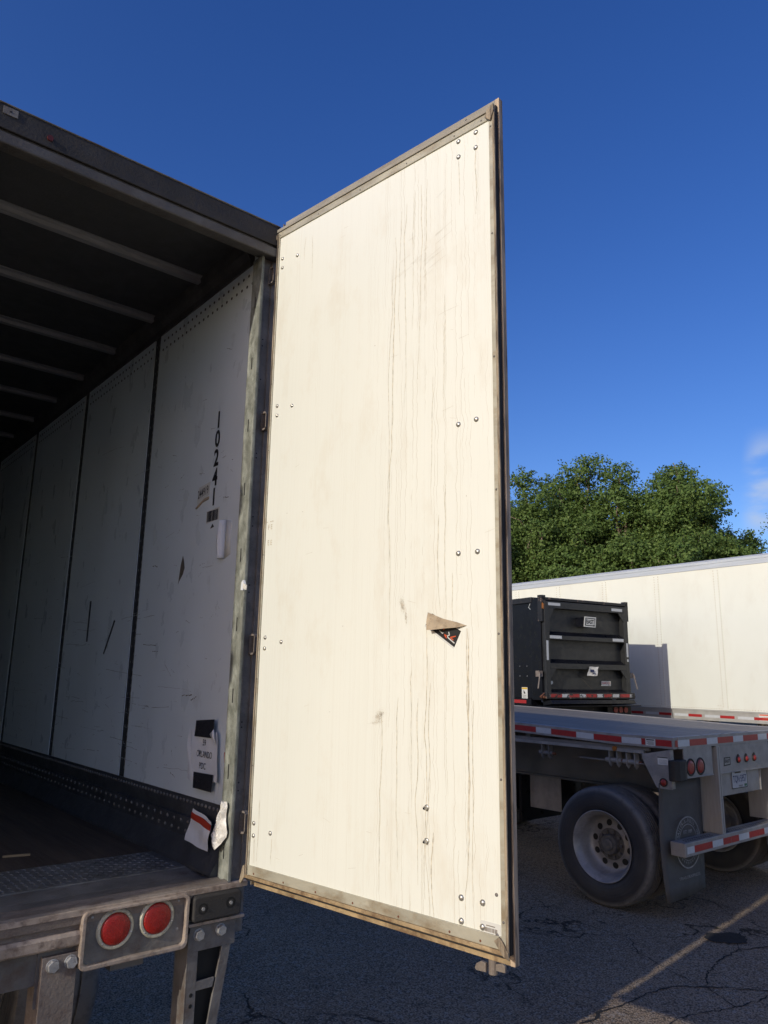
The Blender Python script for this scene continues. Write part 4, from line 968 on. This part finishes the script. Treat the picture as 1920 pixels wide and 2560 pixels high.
lic = g('plate'); lic.prism(rrect(1.036, 1.341, .994, 1.146, .015), .022, .028, 'y'); lic.mat(M['ink']).frame(rrect(1.034, 1.343, .992, 1.148, .016), rrect(1.041, 1.336, .999, 1.141, .012), .0215, .0222)
li = lic.build('licence_plate', fb)
q = G().mat(M['blue_ink']).text('TQN·5957', .088, (1.188, .0215, 1.075), .66); q.mat(M['ink']).text('TRAILER', .022, (1.20, .0215, 1.012), 1.); q.mat(M['green']).box(1.275, 1.325, .0210, .0216, 1.004, 1.026); q.mat(M['smudge']).box(1.10, 1.22, .0208, .0216, 1.128, 1.140)
q.build('lettering', li, fix=False)
# bumper with perforated step
bp = g('alum'); bp.box(.07, 2.52, -.010, .124, .528, .639)
bu = bp.build('rear_bumper', fb, bevel=.006)
q = g('black')
for k in range(60):
    x = .16+k*.037
    if .62 < x < .83 or 1.76 < x < 1.96: continue
    for j in range(2): q.cyl((x+.018*j, .028+.035*j, .6392), .0085, .0012, 'z', 8)
q.build('step_hole', bu)
q = g('red'); w2 = g('wht')
for a, b, c_ in ((.10, .22, 'w'), (.22, .53, 'r'), (.53, .722, 'w'), (.722, .868, 'r'), (.872, 1.02, 'r'), (1.02, 1.22, 'w'), (1.22, 1.535, 'r'), (1.535, 1.735, 'w'), (1.735, 2.04, 'r'), (2.04, 2.24, 'w'), (2.24, 2.48, 'r')):
    (w2 if c_ == 'w' else q).box(a+.001, b-.001, -.0115, -.0102, .553, .606)
pieces(q, 'reflective_tape', bu); pieces(w2, 'reflective_tape', bu)
# mud flaps
def flap(x0, x1, name='mud_flap'):
    q = g('flap'); n = 10; vs = []
    for j in range(n+1):
        v = j/n; z = 1.11-.94*v
        for i in range(9):
            u = i/8; yy = .15+.02*math.sin(3*v)*(1-u)+.012*math.sin(5*u+2*v)-.03*v*v*(1-u)
            vs.append((x0+(x1-x0)*u-.01*(v**2)*(1-u), yy, z+.012*u*v-(.0 if v < 1 else .01*(1-u))))
    q.add(vs, [(9*j+i, 9*j+i+1, 9*j+10+i, 9*j+9+i) for j in range(n) for i in range(8)])
    o = q.build(name, fb, fix=False, smooth=True); o.modifiers.new('s', 'SOLIDIFY').thickness = .010
    return o
f1 = flap(-.01, .655); f2 = flap(1.94, 2.60)
for fo_, cx in ((f1, .345), (f2, 2.27)):
    q = g('flap_ink'); cz = .60; yb = .112
    q.lathe([(0, .212), (0, .200)], (cx, yb, cz), 'y', 60); q.lathe([(0, .150), (0, .143)], (cx, yb, cz), 'y', 50)
    for k, ch in enumerate('TRAILER-X-PRESS, INC'):
        a = rad(168-k*8.2); q.text(ch, .046, (cx+.175*math.cos(a), yb, cz+.175*math.sin(a)), .9, rot=a-math.pi/2)
    q.text('EST. 1989', .040, (cx, yb, cz+.085), .9)
    for k in range(14):
        a = rad(196+k*11.5); q.text('*', .05, (cx+.175*math.cos(a), yb, cz+.175*math.sin(a)), .9)
    q.text('TRAILERXPRESS', .034, (cx-.01, yb, .325), 1.5)
    q.build('flap_print', fo_, fix=False)
for y in (.745, 3.85):
    for x, o_ in ((.105, -1), (.42, -1), (BW-.42, 1), (BW-.105, 1)):
        wheel(fb, (x, y, .505), outward=o_, detail=(x < .2 or x > BW-.2))
    q = g('beam'); q.cyl((.5, y, .505), .065, BW-1, 'x', 18); q.build('axle', fb)
q = g('alum'); q.box(.8, .81, 1.80, 2.22, .57, .914).box(1.74, 1.75, 1.8, 2.22, .57, .914); pieces(q, 'hanger_plate', fb)
q = g('dblack'); q.cyl((.88, 2.35, .70), .21, 1.0, 'y', 28); q.mat(M['dblack']).box(.70, 1.90, 2.26, 2.30, .42, .91); q.build('air_tank', fb)
q = g('beam'); q.box(.86, .90, 11, 11.15, .1, .92).box(1.7, 1.74, 11, 11.15, .1, .92).box(.8, 1.8, 10.95, 11.2, .0, .1); q.build('landing_gear', fb)

# ------------------------------------------------------------------ black dump trailer
CY = rad(30.034)
dt = empty('dump_trailer', (2.8502, 13.3106, 0), CY, 'black steel dump trailer with ribbed tailgate behind the flatbed', 'trailer')
CW = 2.086
q = g('dblack'); q.box(0, CW, .34, 8.5, 1.62, 3.30).mat(M['dchip']).box(-.03, CW+.03, .30, 8.5, 3.30, 3.40); q.build('dump_body', dt, bevel=.006)
q = g('dblack'); q.box(-.02, .05, .08, .34, 1.60, 3.36).box(CW-.05, CW+.02, .08, .34, 1.60, 3.36).mat(M['dchip']).box(-.045, .06, .02, .12, 2.95, 3.42).box(CW-.03, CW+.045, .02, .12, 3.05, 3.42); pieces(q, 'corner_pillar', dt, bevel=.005)
q = g('dchip'); q.box(-.03, CW+.03, .02, .13, 3.335, 3.385); q.build('top_rail', dt, bevel=.006)
# tailgate: sheet with raised ribs
q = g('dgrey'); q.box(.05, CW-.05, .118, .13, 1.72, 3.30); tg = q.build('tailgate', dt)
q = g('dgrey')
q.box(.01, .112, .0, .1175, 1.725, 3.315).box(CW-.112, CW-.01, .0, .1175, 1.725, 3.315)
def beam_(z0, z1):
    q.mat(M['dgrey']).box(.1125, CW-.1125, .0, .117, z0, z1)
    q.mat(M['dblack']).prism([(.0, z1), (.117, z1+.075), (.117, z1+.001)], .1125, CW-.1125, 'x')
beam_(2.645, 2.72); beam_(2.14, 2.235)
q.mat(M['dgrey']).box(.1125, CW-.1125, .0, .117, 3.195, 3.314)
q.mat(M['dblack']).prism([(.0, 1.735), (.117, 1.79), (.117, 1.735)], .1125, CW-.1125, 'x')
q.mat(M['dgrey'])
for x0, s_ in ((.1125, 1), (CW-.1125, -1)):
    for zt, sg in ((3.195, -1), (2.14, -1)): q.prism([(x0, zt-.001*sg*-1), (x0+.14*s_, zt-.001), (x0, zt-.17)], .0, .02, 'y')
q.build('tailgate_rib', dt, bevel=.004)
q = g('wht')
for a, b, z0, z1 in ((.098, .385, 3.243, 3.292), (1.667, 1.945, 3.224, 3.275), (.117, .397, 2.664, 2.716) , (1.662, 1.945, 2.664, 2.716)): q.box(a, b, -.0016, -.0004, z0, z1)
q.box(.030, .078, -.0016, -.0004, 2.285, 2.623).box(CW-.075, CW-.03, -.0016, -.0004, 2.385, 2.642).box(CW-.07, CW-.03, -.0016, -.0004, 2.30, 2.345)
pieces(q, 'reflective_sticker', dt)
# EAST sign on a bracket
s1 = g('dblack').box(.86, 1.13, -.10, .117, 2.90, 3.065).build('sign_bracket', dt)
q = g('label'); q.prism([(.838, 2.893), (1.125, 2.888), (1.150, 3.072), (.865, 3.076)], -.108, -.101, 'y')
q.mat(M['ink']); q.frame([(.862, 2.914), (1.09, 2.910), (1.128, 3.052), (.885, 3.056)], [(.885, 2.928), (1.09, 2.924), (1.108, 3.038), (.900, 3.042)], -.110, -.1085)
q.prism([(1.075, 2.898), (1.115, 2.919), (1.075, 2.938)], -.110, -.1085, 'y')
q.text('EAST', .098, (.992, -.1095, 2.982), .85, bold=.035)
q.build('maker_sign', dt)
q = g('label').box(1.441, 1.675, .108, .117, 1.855, 1.94); q.mat(M['label_red']).text('HARDOX', .062, (1.558, .1075, 1.903), .82); q.mat(M['ink']).box(1.60, 1.665, .1068, .108, 1.866, 1.874); q.build('steel_badge', dt)
q = g('plastic'); sheet(q, .965, 1.20, 2.03, 2.19, -.004, .025, 14, 7, 6, skew=.05); q.mat(M['blue_ink']).box(1.03, 1.12, -.034, -.032, 2.09, 2.14).box(1.08, 1.16, -.034, -.032, 2.06, 2.075)
tag(q.build('plastic_bag', None, fix=False, loc=(2.8502, 13.3106, 0), rotz=CY), 'crumpled printed plastic bag stuck on the black tailgate', 'bag')
q = g('smudge'); random.seed(2)
px_, pz_ = .86, 2.05; ys = .1165
for k in range(14):
    a = (px_, pz_); px_ += .034; pz_ += -.030+.0016*k*k*.12+random.gauss(0, .006); stroke(q, a, (px_, pz_), .006, ys-.001)
q.mat(M['black']); px_, pz_ = .75, 2.10
for k in range(18): a = (px_, pz_); px_ += .022; pz_ -= .016*(1-k/22)+random.gauss(0, .003); stroke(q, a, (px_, pz_), .007, ys-.002)
q.mat(M['label']).prism([(.185, 1.89), (.20, 1.93), (.255, 1.93), (.262, 1.89), (.23, 1.87)], ys-.002, ys-.001, 'y')
q.build('scratch', dt, fix=False)
q = g('dchip'); q.box(-.02, CW+.06, -.03, .10, 1.625, 1.735); q.build('tailgate_sill', dt, bevel=.01)
qr, qw = g('chip_tape'), g('chip_white'); x = .03
for k, (a, b, c_) in enumerate(((.03, .07, 'w'), (.07, .33, 'r'), (.33, .50, 'w'), (.50, .74, 'r'), (.75, .90, 'w'), (.90, 1.16, 'r'), (1.17, 1.35, 'w'), (1.35, 1.54, 'r'), (1.56, 1.73, 'w'), (1.76, 2.0, 'r'), (2.0, 2.07, 'w'))):
    (qr if c_ == 'r' else qw).box(a, b-.003, -.0325, -.0305, 1.655, 1.712)
pieces(qr, 'reflective_tape', dt); pieces(qw, 'reflective_tape', dt)
q = g('dblack'); q.prism([(-.04, 1.61), (-.09, 1.545), (.15, 1.51), (.15, 1.61)], .05, CW+.02, 'x'); q.prism([(-.15, 1.515), (-.15, 1.50), (.3, 1.475), (.3, 1.50)], .02, CW+.08, 'x'); q.mat(M['dchip']).box(.3, CW-.3, .2, .4, 1.2, 1.62); q.build('rear_apron', dt, bevel=.004)
q = g('dblack').box(1.5, CW+.02, .05, .15, 1.28, 1.485); q.mat(M['lens_b'])
for x in (1.70, 1.83, 1.96): q.cyl((x, .035, 1.43), .052, .014, 'y', 20)
q.build('lamp_cluster', dt)
for x, s_ in ((-.02, -1), (CW+.02, 1)):
    q = g('rust'); q.cyl((x+.06*s_, .05, 2.03), .030, .07, 'y', 12).mat(M['steel_brown']).box(x+.015*s_, x+.10*s_, .04, .13, 2.0, 2.10).tube([(x+.10*s_, .03, 2.07), (x+.11*s_, .02, 1.98), (x+.155*s_, .01, 1.80)], .012, 8)
    q.mat(M['rust']).cyl((x+.02*s_, .0, 1.66), .025, .09, 'y', 10).tube([(x, .03, 1.72), (x+.06*s_, .02, 1.69), (x+.10*s_, .03, 1.66)], .012, 8); q.build('tailgate_latch', dt)
q = g('amber'); q.prism([(-.035, 3.18), (.0, 3.17), (.005, 3.26), (-.03, 3.28)], .0, .02, 'y'); q.build('marker_lamp', dt)
q = g('wht'); q.tube([(-.002, .36, 3.29), (-.006, .40, 3.22), (-.002, .34, 3.17)], .006, 6).mat(M['bolt'])
for y, z in ((.68, 2.181), (.485, 2.181), (.68, 2.008), (.485, 2.008)): q.cyl((-.006, y, z), .009, .006, 'x', 6)
q.build('side_fitting', dt)
q = g('label'); q.box(-.0016, -.0004, .489, .641, 1.60, 1.812).mat(M['yellow']).box(-.0022, -.0016, .494, .636, 1.777, 1.807).mat(M['ink']).prism([(.54, 1.70), (.60, 1.765), (.59, 1.70), (.56, 1.73)], -.0022, -.0016, 'x')
for k in range(5): q.box(-.0022, -.0016, .52, .62, 1.625+.013*k, 1.629+.013*k)
q.mat(M['label']).box(-.0016, -.0004, .88, 1.02, 1.76, 1.84); q.build('warning_label', dt)
q = g('red'); q.box(-.035, -.032, .49, .86, 1.535, 1.592); q.mat(M['wht']).box(-.035, -.032, .863, 1.06, 1.535, 1.592).mat(M['dblack']).box(-.032, .2, .36, 8, 1.50, 1.618); q.build('frame_rail', dt)
q = g('dblack'); q.box(.5, .6, .3, 8.5, .95, 1.5).box(CW-.6, CW-.5, .3, 8.5, .95, 1.5); pieces(q, 'chassis_rail', dt)
for y in (1.4, 2.7):
    for x, o_ in ((.2, -1), (CW-.2, 1)): wheel(dt, (x, y, .505), w=.5, outward=o_, detail=False)
    g('beam').cyl((.2, y, .505), .06, CW-.4, 'x', 14).build('axle', dt)
q = g('dblack').box(.6, .68, 7.6, 7.72, .1, .95).box(CW-.68, CW-.6, 7.6, 7.72, .1, .95).box(.5, CW-.5, 7.5, 7.8, 0, .1); q.build('landing_gear', dt)

# ------------------------------------------------------------------ white box trailer
DYW = .62429
wt = empty('box_trailer', (3.4245, 19.0917, 0), DYW, 'long white box trailer with riveted side parked in front of trees', 'trailer')
SP = 1.3416
Y0, Y1 = -10.2, 5.5
q = g('white_side'); q.box(.0, 2.6, Y0, Y1, 1.43, 4.155); q.build('side_panel', wt)
q = g('white_side')
for k in range(-4, 8):
    y = -SP*k-.0
    if Y0 < y < Y1: q.box(-.007, -.0005, y-.060, y+.060, 1.44, 4.15)
q.build('seam_strip', wt)
q = g('rivet_w')
for k in range(-3, 8):
    y = -SP*k
    if not (Y0+.1 < y < Y1-.1): continue
    for dy in (-.045, .045):
        z = 1.50
        while z < 4.12: q.add([(-.0072, y+dy-.011, z), (-.0072, y+dy, z-.011), (-.0072, y+dy+.011, z), (-.0072, y+dy, z+.011), (-.0145, y+dy, z)], [(0, 1, 4), (1, 2, 4), (2, 3, 4), (3, 0, 4)]); z += .052
    for j in range(23):
        for zz in (1.455, 1.515):
            yy = y+.08+j*.053+(.02 if zz > 1.5 else 0); 
            if zz > 1.5 and j > 1 : continue
            q.add([(-.0002, yy-.010, zz), (-.0002, yy, zz-.010), (-.0002, yy+.010, zz), (-.0002, yy, zz+.010), (-.008, yy, zz)], [(0, 1, 4), (1, 2, 4), (2, 3, 4), (3, 0, 4)])
q.build('rivet_row', wt, fix=False)
q = g('dalu'); q.prism([(-.012, 4.156), (-.012, 4.20), (-.004, 4.204), (-.004, 4.25), (-.014, 4.254), (-.014, 4.30), (.02, 4.335), (2.58, 4.335), (2.614, 4.30), (2.614, 4.156)], Y0-.02, Y1+.02, 'y')
q.build('top_rail', wt)
q = g('drail'); q.box(-.010, 2.61, Y0, Y1, 1.225, 1.428).box(-.018, -.0105, Y0, Y1, 1.40, 1.412); q.build('bottom_rail', wt, bevel=.003)
qr, qw = g('red'), g('wht')
for k in range(-3, 12):
    y = -4.265-k*.665
    if y > Y1 or y < Y0+.6: continue
    qw.box(-.0118, -.0105, y-.31, y, 1.285, 1.335); qr.box(-.0118, -.0105, y-.60, y-.312, 1.285, 1.335)
pieces(qr, 'reflective_tape', wt); pieces(qw, 'reflective_tape', wt)
q = g('label').box(-.0115, -.0104, -6.23, -6.0, 1.275, 1.395).mat(M['orange']).box(-.0122, -.0116, -6.22, -6.01, 1.37, 1.39)
for k in range(4): q.box(-.0122, -.0116, -6.2, -6.06, 1.29+.017*k, 1.294+.017*k)
q.build('warning_label', wt)
for y in (-8.6, -7.35):
    for x, o_ in ((.2, -1), (2.4, 1)): wheel(wt, (x, y, .505), w=.5, outward=o_, detail=False)
    g('beam').cyl((.2, y, .505), .06, 2.2, 'x', 14).build('axle', wt)
g('drail').box(.55, .65, 2.6, 2.75, .08, 1.225).box(1.95, 2.05, 2.6, 2.75, .08, 1.225).box(.45, .75, 2.5, 2.85, 0, .08).box(1.85, 2.15, 2.5, 2.85, 0, .08).build('landing_gear', wt)

# ------------------------------------------------------------------ trees
def tree(name, x, y, h, r, seed, label, n_clump=42, leaves=26000, base=.22, group='trees beyond the white trailer', ls=.155):
    rs = np.random.RandomState(seed); random.seed(seed)
    root = empty(name, (x, y, 0), 0, label, 'tree', group)
    cz = h*(.5+base*.5); rz = h*(1-base)/2
    cl = []
    while len(cl) < n_clump:
        d = rs.normal(size=3); d /= np.linalg.norm(d)
        k = rs.uniform(.42, .88)
        p = np.array([d[0]*r*k, d[1]*r*k, cz+d[2]*rz*k])
        # crown a little wider above the middle
        p[:2] *= 1.0-.25*max(0, -d[2])
        cr_ = rs.uniform(.17, .31)*r
        if p[2]+cr_*.8 > h: p[2] = h-cr_*.8
        cl.append((p, cr_))
    cl.append((np.array([rs.uniform(-.5, .5), rs.uniform(-.5, .5), h-.2*r]), .22*r))
    # trunk and limbs
    q = g('bark'); tr = .022*h+.06; top = h*.72
    pts = [(0, 0, -.1)]; 
    for i in range(1, 7): pts.append((rs.uniform(-.15, .15)*i*.4, rs.uniform(-.15, .15)*i*.4, top*i/6))
    q.tube(pts, [tr*(1-.13*i) for i in range(7)], 10); q.build('trunk', root, smooth=True)
    q = g('bark')
    for p, c_ in cl[::2]:
        i = int(np.clip((p[2]-.25*h)/top*6, 1, 5)); s = np.array(pts[i]); m_ = (s+p)/2+rs.normal(size=3)*.25; m_[2] -= .2
        q.tube([tuple(s), tuple(m_), tuple(p)], [tr*.32, tr*.2, tr*.09], 5)
        for _ in range(2):
            e_ = p+rs.normal(size=3)*c_*.4; q.tube([tuple(m_*.3+p*.7), tuple((p+e_)/2), tuple(e_)], [tr*.10, tr*.07, .012], 4)
    q.build('limb', root, smooth=True)
    # leaves gathered in sprays round each clump
    w = np.array([c_**2 for _, c_ in cl]); w /= w.sum()
    idx = rs.choice(len(cl), leaves, p=w); P0 = np.array([c[0] for c in cl])[idx]; R0 = np.array([c[1] for c in cl])[idx]
    d = rs.normal(size=(leaves, 3)); d /= np.linalg.norm(d, axis=1)[:, None]
    ntw = 34; tw = rs.normal(size=(len(cl), ntw, 3)); tw /= np.linalg.norm(tw, axis=2)[:, :, None]; twr = rs.uniform(.55, 1.22, size=(len(cl), ntw))
    ti = rs.randint(0, ntw, leaves); td = tw[idx, ti]*twr[idx, ti][:, None]
    spray = rs.rand(leaves) < .72
    dist = np.where(spray, rs.uniform(.55, 1.0, leaves), rs.rand(leaves)**.4)
    off = np.where(spray[:, None], td*dist[:, None]+d*.15, d*dist[:, None])
    off[:, 2] *= .82
    pos = P0+off*R0[:, None]
    nrm = off/np.maximum(1e-6, np.linalg.norm(off, axis=1))[:, None]*.8+rs.normal(size=(leaves, 3))*.65+np.array([0, 0, .35]); nrm /= np.linalg.norm(nrm, axis=1)[:, None]
    a = np.cross(nrm, rs.normal(size=(leaves, 3))); a /= np.linalg.norm(a, axis=1)[:, None]; b = np.cross(nrm, a)
    s = (rs.uniform(.55, 1.2, leaves)*ls*.5)[:, None]
    V = np.stack([pos-a*s, pos-b*s*.55, pos+a*s, pos+b*s*.55], 1).reshape(-1, 3).astype(np.float32)
    me = bpy.data.meshes.new('crown'); me.vertices.add(len(V)); me.vertices.foreach_set('co', V.ravel())
    me.loops.add(leaves*4); me.loops.foreach_set('vertex_index', np.arange(leaves*4, dtype=np.int32))
    me.polygons.add(leaves); me.polygons.foreach_set('loop_start', np.arange(0, leaves*4, 4, dtype=np.int32)); me.polygons.foreach_set('loop_total', np.full(leaves, 4, dtype=np.int32))
    me.materials.append(M['leaf']); me.update(calc_edges=True)
    o = bpy.data.objects.new('crown', me); C.objects.link(o); o.parent = root
    return root
def at(azd, dist): return (dist*math.sin(rad(azd)), dist*math.cos(rad(azd)))
T = [  # azimuth, distance, tan(elevation) of the top, radius, label
 (8.4, 37, .262, 4.4, 'leafy tree mostly hidden by the open white door'),
 (11.3, 35, .278, 3.9, 'lower bushy tree right beside the open door edge'),
 (12.9, 37, .272, 3.6, 'leafy tree filling the dip between two taller crowns'),
 (14.9, 36, .292, 4.4, 'tallest dark green tree left of centre above the white trailer'),
 (18.4, 35, .279, 4.0, 'full round tree in the middle of the row'),
 (20.8, 38, .276, 3.9, 'tree behind the gap between two bigger crowns'),
 (23.0, 35, .277, 3.7, 'broad tree with a rounded right side next to open sky'),
 (28.1, 42, .203, 4.4, 'small low tree at the far right under the cloud'),
 (31.4, 41, .197, 4.2, 'small low tree outermost on the right'),
]
for i, (a, d, te, r, lb_) in enumerate(T):
    x, y = at(a, d); tree('broadleaf_tree', x, y, 1.97+te*d, r, 40+i, lb_, n_clump=70, leaves=82000 if i not in (0, 7, 8) else 30000, base=.04)
for i, (a, d, te, r, lb_) in enumerate(((13.3, 33, .175, 3.0, 'low bush in front of the trunks near the door'), (17.0, 32, .172, 2.8, 'low bush just above the trailer roof in the middle'), (21.9, 32, .180, 3.0, 'pale low bush above the roof right of the middle'), (26.2, 37, .178, 3.1, 'low scrubby bush below the gap of sky on the right'))):
    x, y = at(a, d); tree('broadleaf_bush', x, y, 1.97+te*d, r, 70+i, lb_, n_clump=26, leaves=18000, base=.02, group='bushes under the trees', ls=.17)
